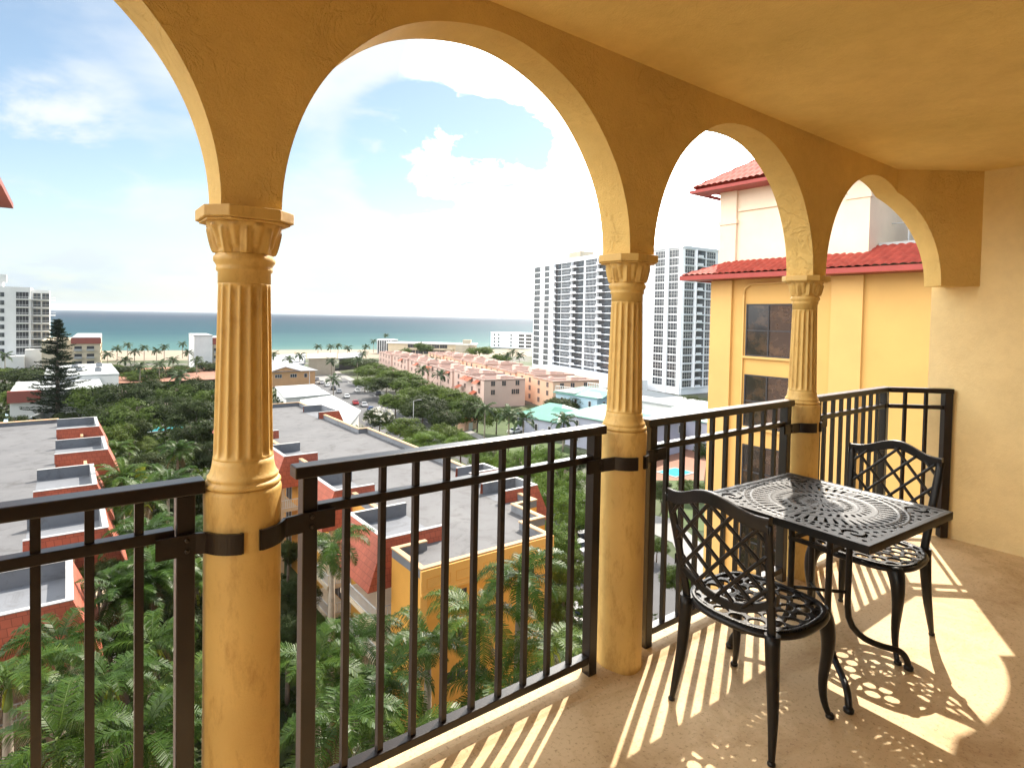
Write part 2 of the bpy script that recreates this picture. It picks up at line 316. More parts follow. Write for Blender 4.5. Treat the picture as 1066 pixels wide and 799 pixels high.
# ---- columns
def make_column(x,label):
    r=empty('column',(x,YC,0),label,'column','columns carrying the balcony arches')
    MB().lathe([(.1025,0.),(.101,.03),(.0995,.5),(.0995,.97),(.1005,1.028),(.099,1.036),(.094,1.041)],48).obj('pedestal',M_col,r)
    base=[(.090,1.0405),(.0945,1.042),(.0985,1.047),(.0985,1.052),(.0945,1.0575),(.0905,1.0585),(.0895,1.063),(.0915,1.066),(.0915,1.070),(.0885,1.0735),(.0845,1.081),(.0815,1.091),(.0792,1.104),(.0780,1.118)]
    MB().lathe(base,48).obj('base',M_col,r)
    NF=16
    def flute(rr,z,t):
        k=min(1,max(0,(z-1.125)/.02),max(0,(1.592-z)/.02)); k=max(0,min(k,1)); k=sqrt(k)
        u=(t*NF/(2*pi))%1; d=max(0,1-abs(u-.5)/.37); return rr-k*.0078*sqrt(max(0,1-(1-d)**2))
    zs=[1.1165,1.124,1.128,1.133,1.139,1.147]+[1.18+i*.05 for i in range(8)]+[1.57,1.578,1.584,1.589,1.593,1.60]
    MB().lathe([(.0772-(z-1.115)*.021,z) for z in zs],NF*12,mod=flute).obj('shaft',M_col,r)
    neck=[(.0675,1.597),(.0675,1.628),(.0715,1.631),(.0725,1.637),(.0710,1.642),(.072,1.647),(.0785,1.656),(.0795,1.662),(.0785,1.669),(.0735,1.675),(.0725,1.678)]
    MB().lathe(neck,40).obj('necking',M_col,r)
    def leaf(rr,z,t):
        h=(z-1.677)/.083; u=(t*9/(2*pi))%1; v=(t*9/(2*pi)+.5)%1
        a=max(0,1-abs(u-.5)/.30); b=max(0,1-abs(v-.5)/.22)
        lf=sqrt(a)*(.35+.65*sin(min(1,h*1.25)*pi)**.6 if h<.8 else .25); rib=max(0,1-abs(u-.5)/.05)
        return rr+.0125*lf+.005*rib*(h<.75)+.008*sqrt(b)*(h>.25)*(h<.9)-.006
    bell=[(.0775+.0*h+.026*(h**2.2),1.677+.083*h) for h in [i/16 for i in range(17)]]
    cap=MB().lathe(bell,192,mod=leaf).obj('capital',M_col,r)
    ab=MB()
    def octo(rx,z0,z1,c=.55):
        ab.prism([(rx*cx_,rx*cy_) for cx_,cy_ in((1,-c),(1,c),(c,1),(-c,1),(-1,c),(-1,-c),(-c,-1),(c,-1))],z0,z1)
    octo(.106,1.758,1.764); octo(.114,1.764,1.7945); ab.obj('abacus',M_col,cap,bevel=.003)
    return r
for x,l in zip(XCOL,('plain yellow column far along the left arcade','yellow fluted column left of the leftmost visible railing','large fluted yellow column nearest the camera on the left','middle fluted yellow column between the two central arches','fluted yellow column behind the patio table, farthest right')):
    make_column(x,l)

# ---- railings
def rail_panel(x0,x1,nb,label,posts=(1,1),name='balcony_railing'):
    r=empty(name,(x0,YC,0),label,'railing','dark bronze balcony railings'); Lx=x1-x0
    t=MB(); t.box(-.045 if posts[0] else 0,-.030,1.036,Lx+(.045 if posts[1] else 0),.030,1.072); t.obj('top_rail',M_rail,r,bevel=.004)
    MB().box(.025,-.019,.922,Lx-.025,.019,.950).obj('middle_rail',M_rail,r,bevel=.0025)
    MB().box(.025,-.022,.070,Lx-.025,.022,.100).obj('bottom_rail',M_rail,r,bevel=.0025)
    pm=MB().box(-.022,-.024,.005,.022,.024,1.0355).mesh('post',M_rail)
    for k,x in enumerate((0,Lx)):
        if posts[k]: put(pm,'post',r,(x,0,0),.003)
    bm=MB(); bm.box(-.010,-.010,.1005,.010,.010,.9215); bm.box(-.010,-.010,.9505,.010,.010,1.0355); bm=bm.mesh('baluster',M_rail)
    for k in range(nb): put(bm,'baluster',r,(Lx*(k+1)/(nb+1),0,0))
    return r
def bracket(r,xl,sgn,dp=.18):          # strap from a post round the front of a column
    b=MB(); z0,z1=.882,.937
    # path in local XY (toward camera = -y)
    cx=xl+sgn*dp; pts=[(xl-sgn*.07,-.0305),(xl+sgn*.022,-.0305)]
    rc=.104
    for k in range(13):
        a=(158-k*4.5)*pi/180 if sgn>0 else (22+k*4.65)*pi/180
        pts.append((cx+rc*cos(a),-rc*sin(a)))
    for (ax,ay),(bx,by) in zip(pts,pts[1:]):
        d=Vector((bx-ax,by-ay)).normalized(); n=Vector((d.y,-d.x)) if sgn>0 else Vector((-d.y,d.x))
        h=.004
        b.quad((ax,ay,z0),(bx,by,z0),(bx,by,z1),(ax,ay,z1)); 
        o=(n.x*h*2,n.y*h*2)
        b.quad((ax+o[0],ay+o[1],z0),(ax+o[0],ay+o[1],z1),(bx+o[0],by+o[1],z1),(bx+o[0],by+o[1],z0))
        b.quad((ax,ay,z1),(bx,by,z1),(bx+o[0],by+o[1],z1),(ax+o[0],ay+o[1],z1)); b.quad((ax,ay,z0),(ax+o[0],ay+o[1],z0),(bx+o[0],by+o[1],z0),(bx,by,z0))
    ax,ay=pts[-1]; b.box(ax-.004,ay-.005,z0,ax+.004,ay+.005,z1)
    bk=b.obj('bracket',M_rail,r)
    for zz_ in(.895,.924): MB().lathe([(.006,0),(.006,.003),(.003,.005)],8).obj('bolt',M_rail,bk,(xl,-.0395,zz_)).rotation_euler=(pi/2,0,0)
DP=.18
r=rail_panel(XCOL[0]+DP,XCOL[1]-DP,9,'dark railing section beyond the left edge of the view'); 
r=rail_panel(XCOL[1]+DP,XCOL[2]-.145,11,'dark bronze railing section at far left, ending at the large column'); bracket(r,XCOL[2]-XCOL[1]-DP-.145,1,.145); bracket(r,0,-1)
r=rail_panel(XCOL[2]+DP,XCOL[3]-DP,9,'wide dark bronze railing section below the big central arch'); bracket(r,0,-1); bracket(r,S-2*DP,1)
r=rail_panel(XCOL[3]+DP,XCOL[4]-DP,9,'dark bronze railing section behind the near patio chair'); bracket(r,0,-1); bracket(r,S-2*DP,1)
XC4=4.70; r=rail_panel(XCOL[4]+DP,XC4,8,'dark bronze railing section that turns the corner to the end wall',posts=(1,1)); bracket(r,0,-1)
# returning leg of the corner section
e0=Vector((XC4,YC,0)); e1=Vector((5.02,1.47,0)); d=(e1-e0); Le=d.length; ang=atan2(d.y,d.x)
leg=empty('balcony_railing',(0,0,0),'x','railing'); bpy.data.objects.remove(leg)
def child_bar(name,z0,z1,w,x0,x1,bev=.003):
    o=MB().box(x0,-w/2,z0,x1,w/2,z1).obj(name,M_rail,r,(e0.x-r.location.x,0,0),bev); o.rotation_euler=(0,0,ang); return o
child_bar('top_rail',1.0365,1.0715,.06,.02,Le+.03); child_bar('middle_rail',.922,.95,.038,.03,Le-.03); child_bar('bottom_rail',.07,.10,.044,.03,Le-.03)
for k in(1,2): 
    o=MB().box(Le*k/3-.01,-.01,.1,Le*k/3+.01,.01,1.0362).obj('baluster',M_rail,r,(e0.x-r.location.x,0,0)); o.rotation_euler=(0,0,ang)
o=MB().box(Le-.027,-.027,.005,Le+.027,.027,1.0362).obj('post',M_rail,r,(e0.x-r.location.x,0,0),.003); o.rotation_euler=(0,0,ang)

# ================================================================== FURNITURE
def pierced(name,inside,hole,ext,cell,z0,z1,mat,parent,relief=None):
    nx=int(2*ext[0]/cell)+1; ny=int(2*ext[1]/cell)+1; keep=[[False]*ny for _ in range(nx)]
    for i in range(nx):
        for j in range(ny):
            x=-ext[0]+(i+.5)*cell; y=-ext[1]+(j+.5)*cell
            keep[i][j]= inside(x,y) and not hole(x,y)
    mb=MB(); vid={}
    def V(i,j,t):
        k=(i,j,t)
        if k not in vid:
            x=-ext[0]+i*cell;y=-ext[1]+j*cell; z=(z1+(relief(x,y) if relief else 0)) if t else z0
            vid[k]=len(mb.v); mb.v.append((x,y,z))
        return vid[k]
    for i in range(nx):
        for j in range(ny):
            if not keep[i][j]: continue
            mb.face((V(i,j,1),V(i+1,j,1),V(i+1,j+1,1),V(i,j+1,1)),True); mb.face((V(i,j,0),V(i,j+1,0),V(i+1,j+1,0),V(i+1,j,0)))
            for di,dj,a,b in((-1,0,(i,j+1),(i,j)),(1,0,(i+1,j),(i+1,j+1)),(0,-1,(i,j),(i+1,j)),(0,1,(i+1,j+1),(i,j+1))):
                ii,jj=i+di,j+dj
                if not(0<=ii<nx and 0<=jj<ny and keep[ii][jj]): mb.face((V(*a,0),V(*b,0),V(*b,1),V(*a,1)))
    return mb.obj(name,mat,parent)
TH=.372
def t_hole(x,y):
    if abs(x)>.34 or abs(y)>.34 or abs(y)<.011: return False
    # ornament of each half: fan facing the outer edge, scrolls in the corners
    r=sqrt(x*x+y*y); a=atan2(x,abs(y))
    if r<.012: return False
    if r<.075:
        k=(a*8/pi)%1; return .022<r<.066 and abs(k-.5)<.18*(1-abs(r-.045)/.03)
    if .085<r<.135:
        k=(a*13/pi)%1; d=(r-.11)/.025; return (k-.5)**2*9+d*d*1.3<.5 or (abs(k-.0)<.06 and abs(d)<.3)
    if .148<r<.205:
        k=(a*17/pi+.8*(r-.148)/.057)%1; d=(r-.176)/.026; return (k-.5)**2*14+d*d*1.6<.6
    if .222<r<.288:
        k=(a*23/pi)%1; w=.11+.10*(r-.222)/.066; d=(r-.255)/.031; return abs(k-.5)<w and abs(d)<1-.5*abs(k-.5)
    if .300<r<.322:
        k=(a*36/pi)%1; return (k-.5)**2*8+((r-.311)/.010)**2*.6<.55
    if r>.332 or False:
        cx=x-math.copysign(.272,x); cy=y-math.copysign(.272,y); rc=sqrt(cx*cx+cy*cy); ac=atan2(cy,cx)
        if rc<.05: return .012<rc and (rc*60-ac*1.0)%pi<1.5 and rc<.045
        return sin(x*110+y*40)*sin(y*110-x*40)>.55
    return False
def t_rel(x,y):
    r=sqrt(x*x+y*y); z=0
    for q in(.015,.08,.142,.213,.294,.327): z+=.0016*math.exp(-((r-q)/.0035)**2)
    if abs(y)<.008: z-=.002*(1-abs(y)/.008)
    if max(abs(x),abs(y))>.348: z+=.0022
    return z
TB=empty('patio_table',(2.715,1.25,0),'square black cast metal patio table with pierced ornamental top','table',rz=radians(-3))
tt=pierced('table_top',lambda x,y:abs(x)<TH and abs(y)<TH,t_hole,(TH,TH),.0034,.700,.712,M_iron2,TB,t_rel)
rim=MB().ring([(-TH,-TH),(TH,-TH),(TH,TH),(-TH,TH)],.012,.682,.7125); rim.obj('rim',M_iron,TB,bevel=.003)
ap=MB()
for s in(-1,1): ap.box(-.25,s*.16-.008,.672,.25,s*.16+.008,.6995); ap.box(s*.16-.008,-.25,.668,s*.16+.008,.25,.6995)
ap.obj('apron',M_iron,TB,bevel=.002)
def bez(P,n=20):
    out=[]
    for seg in range(0,len(P)-1,3):
        a,b,c,d=[Vector(q) for q in P[seg:seg+4]]
        for k in range(n+1):
            if seg and k==0: continue
            t=k/n; out.append(a*(1-t)**3+b*3*t*(1-t)**2+c*3*t*t*(1-t)+d*t**3)
    return out
for sx in(-1,1):
    for sy in(-1,1):
        P=[(sx*.15,sy*.15,.69),(sx*.10,sy*.10,.67),(sx*.085,sy*.085,.62),(sx*.085,sy*.085,.52),(sx*.085,sy*.085,.40),(sx*.085,sy*.085,.34),(sx*.085,sy*.085,.26),
           (sx*.085,sy*.085,.10),(sx*.17,sy*.19,.10),(sx*.225,sy*.235,.085),(sx*.245,sy*.255,.075),(sx*.255,sy*.265,.05),(sx*.26,sy*.268,.012)]
        pts=bez(P,8); n=len(pts); leg=MB().tube(pts,[.014+.003*abs(sin(i*.3))*(i<6) for i in range(n)],8)
        leg.lathe([(.012,0),(.019,.004),(.020,.016),(.013,.026)],12,(sx*.26,sy*.268,0)); leg.obj('leg',M_iron,TB)
rg=MB(); rg.ring([(-.097,-.097),(.097,-.097),(.097,.097),(-.097,.097)],.02,.535,.552); rg.obj('stretcher',M_iron,TB,bevel=.003)
rg=MB(); rg.tube([(-.085,-.085,.30),(.085,.085,.30)],.008,8); rg.obj('stretcher',M_iron,TB); rg=MB(); rg.tube([(-.085,.085,.318),(.085,-.085,.318)],.008,8); rg.obj('stretcher',M_iron,TB)
# chair, local +x = front
def seat_in(x,y):
    # D-shaped: superellipse, squarer at the front
    if x>0: return (abs(x)/.222)**3.2+(abs(y)/.226)**3.2<1
    return (abs(x)/.215)**2.35+(abs(y)/.226)**2.6<1
def seat_edge(x,y,m):
    return seat_in(x+m,y) and seat_in(x-m,y) and seat_in(x,y+m) and seat_in(x,y-m) and seat_in(x+m*.7,y+m*.7) and seat_in(x+m*.7,y-m*.7)
def s_hole(x,y):
    if not seat_edge(x,y,.019): return False
    xx=x-.0; r=sqrt(xx*xx+y*y); a=atan2(y,xx)
    if r<.015: return False
    if r<.078: k=(a*12/(2*pi))%1; return abs(k-.5)<.33 and .02<r<.072+.004*0
    if r<.088: return False
    if r<.142:
        k=(a*12/(2*pi)+.5)%1; d=(r-.114)/.024; return ((k-.5)*2.3)**2+d*d<1
    k=(a*16/(2*pi))%1; d=((r-.172)/.026)
    if r<.20: return ((k-.5)*2.3)**2+d*d<1
    k=(a*20/(2*pi))%1; return ((k-.5)*2.5)**2+((r-.228)/.024)**2<1
CHAIRS=[]
def make_chair():
    C=empty('patio_chair',(0,0,0),'x','chair','black cast metal patio chairs')
    pierced('seat',seat_in,s_hole,(.225,.235),.0032,.420,.430,M_iron,C,lambda x,y:(.004 if not seat_edge(x,y,.016) else 0)-.006*math.exp(-((x*x+y*y)/.02)))
    # seat rim: tube round the outline
    pts=[]
    for k in range(72):
        a=2*pi*k/72; lo,hi=0,.4
        for _ in range(22):
            m=(lo+hi)/2
            if seat_in(m*cos(a),m*sin(a)): lo=m
            else: hi=m
        pts.append((lo*cos(a),lo*sin(a),.415))
    pts.append(pts[0]); MB().tube(pts,(.013),8,False).obj('seat_frame',M_iron,C)
    # legs
    for sy in(-1,1):
        P=[(.165,sy*.17,.412),(.19,sy*.195,.37),(.195,sy*.20,.30),(.183,sy*.19,.21),(.172,sy*.18,.12),(.178,sy*.185,.06),(.198,sy*.207,.006)]
        q=bez(P,9); n=len(q); R=[.027*(1-i/n)**1.6+.0105 for i in range(n)]
        MB().tube(q,R,10).lathe([(.011,0),(.016,.003),(.016,.012),(.011,.02)],12,(.198,sy*.207,0)).obj('front_leg',M_iron,C)
        P=[(-.185,sy*.180,.43),(-.19,sy*.185,.33),(-.187,sy*.19,.24),(-.197,sy*.198,.16),(-.205,sy*.204,.10),(-.215,sy*.208,.05),(-.222,sy*.212,.005)]
        q=bez(P,8); n=len(q); MB().tube(q,[.018*(1-i/n)+.0095 for i in range(n)],10).lathe([(.010,0),(.014,.003),(.014,.010),(.010,.016)],12,(-.222,sy*.212,0)).obj('rear_leg',M_iron,C)
    # back: curved in plan, side posts, crest rail, lower rail, lattice
    def bx(y,z): q=max(0,(z-.43)/.45); return -.188-.10*q**1.15-.03*(1-(y/.21)**2)*q
    def zt(y): u=abs(y)/.21; return .845+.048*(.5+.5*cos(min(1,u*1.15)*pi))-.0*u
    def zb(y): u=y/.21; return .57-.095*(1-u*u)
    def W(z): return .178+.028*((z-.43)/.42)
    for sy in(-1,1):
        fr=MB(); ps=[(bx(sy*W(z),z),sy*W(z),z) for z in [.40+.445*i/14 for i in range(15)]]
        fr.tube(ps,[(.010,.018)]*15,8); fr.obj('back_post',M_iron,C)
    N=26; ys=[-.213+.426*i/N for i in range(N+1)]
    def rail(zf,h,th,nm):
        m=MB(); b=len(m.v)
        for y in ys:
            z=zf(y); x=bx(y,z)
            for dz,dx in((-h/2,th/2),(h/2,th/2),(h/2,-th/2),(-h/2,-th/2)): m.v.append((x+dx,y,z+dz))
        for i in range(N):
            for k in range(4): m.face((b+4*i+k,b+4*i+(k+1)%4,b+4*i+4+(k+1)%4,b+4*i+4+k),False)
        m.face((b,b+1,b+2,b+3)); m.face((b+4*N+3,b+4*N+2,b+4*N+1,b+4*N)); m.obj(nm,M_iron,C,bevel=.004)
    rail(lambda y:zt(y)-.004,.048,.018,'crest_rail'); rail(lambda y:zb(y),.034,.014,'lower_rail')
    lt=MB(); step=.108; sl=1.05
    def inside(y,z): return abs(y)<W(z)-.0 and zb(y)<z<zt(y)-.01
    for sgn in(1,-1):
        for k in range(-9,10):
            # line z=.69+sl*sgn*(y-k*step)
            run=[]
            for i in range(81):
                y=-.21+.42*i/80; z=.695+sl*sgn*(y-(k+.5)*step)
                if inside(y,z): run.append((bx(y,z)+sgn*.0015,y,z))
            if len(run)>3: lt.tube(run[::3]+[run[-1]] if (len(run)-1)%3 else run[::3],.0078,6)
    lt.obj('lattice',M_iron,C)
    return C
ch=make_chair(); ch.location=(2.155,1.235,0); ch.rotation_euler=(0,0,radians(-1)); ch['label']='near black patio chair left of the table, its lattice back towards the camera'
c2=copytree(ch); c2.location=(3.165,1.225,0); c2.rotation_euler=(0,0,radians(181)); c2['label']='far black patio chair right of the table, beside the end wall'

# ================================================================== WING WITH RED ROOFS (right)
XN=21.9
WG=empty('yellow_wing',(XN,0,0),'yellow hotel wing with two red tiled roofs seen through the right arches','building')
def wpart(mb,name,m,bev=0): return mb.obj(name,m,WG,bevel=bev)
w=MB(); w.box(0,2,ZG,14,14.85,3.5); wpart(w,'wall',M_wing)
for a,b,d_,zt_ in((13.9,14.87,.14,3.2),(8.9,9.95,.14,3.2),(10.95,11.25,.10,2.9),(13.35,13.42,.10,2.75)): wpart(MB().box(-d_,a,ZG,-.002,b,zt_),'pilaster',M_wingt)
# arched trim above windows
tr=MB(); pts=[(-.06,13.4,2.6),(-.06,13.35,2.85),(-.06,13.15,3.0),(-.06,12.9,3.03),(-.06,11.6,3.03),(-.06,11.35,2.95),(-.06,11.25,2.7)]; tr.tube(pts,.05,6); wpart(tr,'arch_trim',M_wingt)
fz=[.15-2.82*k for k in range(10)]
gp=MB().box(-.03,0,0,-.001,1.95,2.08).mesh('window',M_glass); wm=MB()
for y in(0,.97,1.90): wm.box(-.06,y,0,-.031,y+.05,2.08)
for z in(0,1.0,2.03): wm.box(-.055,.05,z,-.0315,1.90,z+.05)
wme=wm.mesh('frame',M_dark)
sl_=MB().box(-.13,-.10,-.09,-.001,2.05,0).mesh('sill',M_wingt)
for z in fz: wo=put(gp,'window',WG,(0,11.32,z)); put(wme,'frame',wo); put(sl_,'sill',wo)
# tiled roofs with real rolls
def tiled(x0,x1,y0,y1,z0,z1,hip0=0,hip1=0,pitch=.27,rows=7):
    """slope from eave (x0,z0) up to (x1,z1); hips shorten upper edge"""
    mb=MB(); ny=int((y1-y0)/pitch*6); nr=rows*3
    idx={}
    for i in range(nr+1):
        t=i/nr; 
        for j in range(ny+1):
            y=y0+(y1-y0)*j/ny; ph=(y/pitch)%1
            zz=z0+(z1-z0)*t+.055*abs(sin(ph*pi))**.8-.05*((t*rows)%1 if i<nr else 0)
            x=x0+(x1-x0)*t
            ya=y0+hip0*t; yb=y1-hip1*t; yy=max(ya,min(yb,y))
            mb.v.append((x,yy,zz)); 
    for i in range(nr):
        for j in range(ny):
            a=i*(ny+1)+j; mb.face((a,a+ny+1,a+ny+2,a+1),True)
    return mb
lo=tiled(-.95,1.1,1.5,15.85,3.42,4.28,0,1.9,rows=6); lo.obj('lower_roof',M_rooft,WG)
# hip end of lower roof facing +y
h=MB(); h.quad((-.95,15.85,3.42),(14,15.85,3.42),(14,13.95,4.28),(1.1,13.95,4.28)); h.obj('roof_hip',M_rooft,WG)
h=MB(); h.box(-.97,1.5,3.22,-.87,15.87,3.40); h.box(-.87,15.77,3.22,14,15.87,3.40); h.box(-.87,1.5,3.22,0,15.77,3.26); h.obj('fascia',M_soff,WG)
w=MB(); w.box(.55,9.0,3.6,9,14.9,7.0); w.obj('upper_wall',M_pent,WG)
for a,b,zm in((14.15,14.93,5.6),(9.0,9.75,5.95)):
    w=MB(); w.box(.42,a,3.8,.548,b,7.0); w.box(.37,a-.05,zm,.55,b+.05,zm+.16); w.obj('upper_pilaster',M_pent,WG)
MB().box(.47,9.81,6.1,.548,14.09,6.2).obj('string_course',M_pent,WG)
up=tiled(-.35,3.6,8.0,15.9,7.22,9.7,3.9,3.9,rows=9); up.obj('upper_roof',M_rooft,WG)
h=MB(); h.quad((-.35,15.9,7.22),(9.6,15.9,7.22),(5.6,12.0,9.7),(3.6,12.0,9.7)); h.quad((9.6,8,7.22),(-.35,8,7.22),(3.6,11.9,9.7),(5.6,11.9,9.7)); h.obj('upper_roof_hip',M_rooft,WG)
h=MB(); h.box(-.37,8,6.98,-.27,15.92,7.11); h.box(-.27,15.82,6.98,9.6,15.92,7.11); h.box(-.27,8.1,6.98,.55,15.8,7.03); h.obj('upper_fascia',M_soff,WG)
# roof terrace rail + unit
w=MB()
for y in(8.4,7.4,6.4,5.4): w.tube([(2.2,y,4.2),(2.2,y,6.1)],.03,6)
for z in(5.2,6.1): w.tube([(2.2,3.5,z),(2.2,8.95,z)],.03,6)
w.obj('terrace_rail',M_rail2,WG)
w=MB(); w.box(1.12,2.0,4.25,9,8.95,4.4); w.obj('terrace_roof',M_whr,WG)
u=empty('rooftop_unit',(XN+3.4,6.6,4.4),'grey mechanical unit on the roof terrace of the yellow wing','air unit'); MB().box(-.8,-1.4,.15,.8,1.4,1.0).obj('cabinet',M_roofg,u,bevel=.03); MB().box(-.9,-1.2,.0,-.7,1.2,.15).obj('base',M_dark,u)
# small red roof tip on the left edge
tipp=deep(14,213.5,20); LW=empty('left_wing',(tipp.x,tipp.y,0),'corner of a red tiled roof just entering the left edge','building')
zt_=tipp.z
MB().box(-8,-14,ZG,-.62,-.5,zt_-.05).obj('wall',M_pink,LW)
h=MB(); h.quad((-8.6,0,zt_+.04),(0,0,zt_+.04),(-3.2,-3.2,zt_+1.9),(-5.2,-3.2,zt_+1.9)); h.quad((0,0,zt_+.04),(0,-14,zt_+.04),(-3.2,-11,zt_+1.9),(-3.2,-3.2,zt_+1.9)); h.obj('roof',M_rooft,LW)
MB().box(-8.6,-14,zt_-.12,0,0,zt_+.03).obj('eave',M_brown,LW)

# ================================================================== NEAR ROOFS : buildings L and M
ZR=-15.8; ZT=-14.7
def dormer(root,xi,xo,y0,y1,sg,o=(0,0)):
    """tile-clad parapet box; xi inner, xo outer, near y0, far y1; sg=+1 outward is +x"""
    z0=ZT-3.5; X=lambda x:x-root.location.x; Y=lambda y:y-root.location.y
    ft=1.4*sg; c=MB()
    A=[(X(xi),Y(y0)),(X(xo),Y(y0)),(X(xo),Y(y1)),(X(xi),Y(y1))]; B=[(X(xi),Y(y0)-.45),(X(xo)+ft,Y(y0)-.45),(X(xo)+ft,Y(y1)+.45),(X(xi),Y(y1)+.45)]
    for k in range(3): c.quad((*B[k],z0),(*B[k+1],z0),(*A[k+1],ZT-.05),(*A[k],ZT-.05))
    c.quad((*B[3],z0-.001),(*B[2],z0-.001),(*B[1],z0-.001),(*B[0],z0-.001))
    c.obj('tile_cladding',M_mans,root)
    w=MB(); t=.32; x0,x1=min(X(xi),X(xo)),max(X(xi),X(xo)); yy0,yy1=Y(y0),Y(y1)
    xw=X(xo)-sg*t
    w.mi=1                                           # grey inner faces
    w.quad((X(xi),yy1-t,ZR),(xw,yy1-t,ZR),(xw,yy1-t,ZT),(X(xi),yy1-t,ZT)); w.quad((xw,yy1-t,ZR),(xw,yy0+t,ZR),(xw,yy0+t,ZT),(xw,yy1-t,ZT))
    w.quad((xw,yy0+t,ZR),(X(xi),yy0+t,ZR),(X(xi),yy0+t,ZT),(xw,yy0+t,ZT)); w.quad((X(xi),yy0+t,ZR+.01),(xw,yy0+t,ZR+.01),(xw,yy1-t,ZR+.01),(X(xi),yy1-t,ZR+.01))
    w.mi=0
    xo_=X(xo)+sg*.06
    w.box(x0 if sg>0 else min(xo_,xw),yy0-.06,ZT-.05,x1+.06 if sg>0 else x1,yy0+t,ZT); w.box(x0 if sg>0 else min(xo_,xw),yy1-t,ZT-.05,x1+.06 if sg>0 else x1,yy1+.06,ZT)
    w.box(min(xo_,xw),yy0+t,ZT-.05,max(xo_,xw),yy1-t,ZT)
    w.obj('parapet_box',[M_cope,M_well],root)
def balcony_stack(root,xi,xo,y0,y1,sg,wallm=M_crm,n=4):
    X=lambda x:x-root.location.x; Y=lambda y:y-root.location.y
    for k in range(n):
        zf=ZT-3.5-2.55-2.75*k
        if zf<ZG: break
        m=MB(); x0,x1=sorted((X(xi),X(xo)+.6*sg)); m.mi=0; m.box(x0,Y(y0),zf-.35,x1,Y(y1),zf)
        m.mi=1; xo_=X(xo)+.52*sg
        m.bar((xo_,Y(y0)+.05,zf+1.0),(xo_,Y(y1)-.05,zf+1.0),.07,.07); m.bar((X(xi),Y(y0)+.06,zf+1.0),(xo_,Y(y0)+.06,zf+1.0),.07,.07); m.bar((xo_,Y(y0)+.05,zf+.1),(xo_,Y(y1)-.05,zf+.1),.05,.05); m.bar((X(xi),Y(y0)+.06,zf+.1),(xo_,Y(y0)+.06,zf+.1),.05,.05)
        nn=int((y1-y0)/.22)
        for i in range(nn): y=Y(y0)+.1+(y1-y0-.2)*i/nn; m.bar((xo_,y,zf+.1),(xo_,y,zf+.98),.035,.035)
        nn=int(abs(xo_-X(xi))/.22)
        for i in range(nn): x=X(xi)+(xo_-X(xi))*i/nn; m.bar((x,Y(y0)+.06,zf+.1),(x,Y(y0)+.06,zf+.98),.035,.035)
        m.obj('balcony',[wallm,M_rail2],root)
    p=MB()
    for y in(y0+.3,y1-.3): MB().box(X(xo)+.1*sg-.22,Y(y)-.22,ZG,X(xo)+.1*sg+.22,Y(y)+.22,ZT-3.51).obj('pier',wallm,root)
# ---- M (middle)
MBd=empty('apartment_building',(26,36,ZG),'middle apartment block with grey roof, red tiled boxes and ochre end facade','building')
ox,oy=26,36
MBd.location=(ox,oy,0)
Mp=[(18.6,33.9),(29.8,33.9),(29.8,37.2),(32.0,37.2),(32.0,41.2),(34.4,41.2),(34.4,50.0),(35.5,50.0),(35.5,81.5),(34.2,81.5),(34.2,96),(35,96),(35,111.5),(21.3,111.5),(21.3,38.3),(18.6,38.3)]
Ml=[(a-ox,b-oy) for a,b in Mp]
MB().prism(Ml,ZG,ZR-.002,top=False,bot=False).obj('wall',M_gold,MBd)
rf=MB(); rf.prism(inset(Ml,.02),ZR-.3,ZR); rf.obj('roof',M_roofg,MBd)
def chain(pts,off,z0,z1,mb,o_=0.):
    P=[(a-ox,b-oy) for a,b in pts]; n=len(P)
    def offs(o):
        q=[]
        for k in range(n):
            d1=(Vector(P[k])-Vector(P[k-1])).normalized() if k else None; d2=(Vector(P[k+1])-Vector(P[k])).normalized() if k<n-1 else None
            n1=Vector((-d1.y,d1.x)) if d1 else None; n2=Vector((-d2.y,d2.x)) if d2 else None
            if n1 is None: m=n2
            elif n2 is None: m=n1
            else: m=n1+n2; m=m/m.dot(n1)
            q.append(Vector(P[k])+m*o)
        return q
    A=offs(o_);B=offs(off)
    for k in range(n-1):
        a,b,c,d=A[k],A[k+1],B[k+1],B[k]
        mb.quad((*a,z0),(*b,z0),(*b,z1),(*a,z1)); mb.quad((*d,z1),(*c,z1),(*c,z0),(*d,z0)); mb.quad((*a,z1),(*b,z1),(*c,z1),(*d,z1)); mb.quad((*a,z0),(*d,z0),(*c,z0),(*b,z0))
    for a,b in((A[0],B[0]),(A[-1],B[-1])): mb.quad((*a,z0),(*a,z1),(*b,z1),(*b,z0))
for C_ in ([(21.3,38.3),(18.6,38.3),(18.6,33.9),(29.8,33.9),(29.8,37.2),(32,37.2),(32,41.2),(34.4,41.2),(34.4,43.7)],[(34.4,47.3),(34.4,50),(35.5,50),(35.5,50.7)],[(35.5,53.7),(35.5,81.5),(34.2,81.5),(34.2,95.9)],[(35,104.1),(35,111.5),(21.3,111.5),(21.3,105.1)],[(21.3,97.9),(21.3,91.1)],[(21.3,83.9),(21.3,75.1)],[(21.3,68.1),(21.3,58.5)],[(21.3,52.4),(21.3,46.1)]):
    pp=MB(); pp.mi=1; chain(C_,.3,ZR+.002,ZR+.62,pp); pp.mi=0; chain(C_,.36,ZR+.62,ZR+.72,pp,-.06); pp.obj('parapet',[M_cream,M_well],MBd)
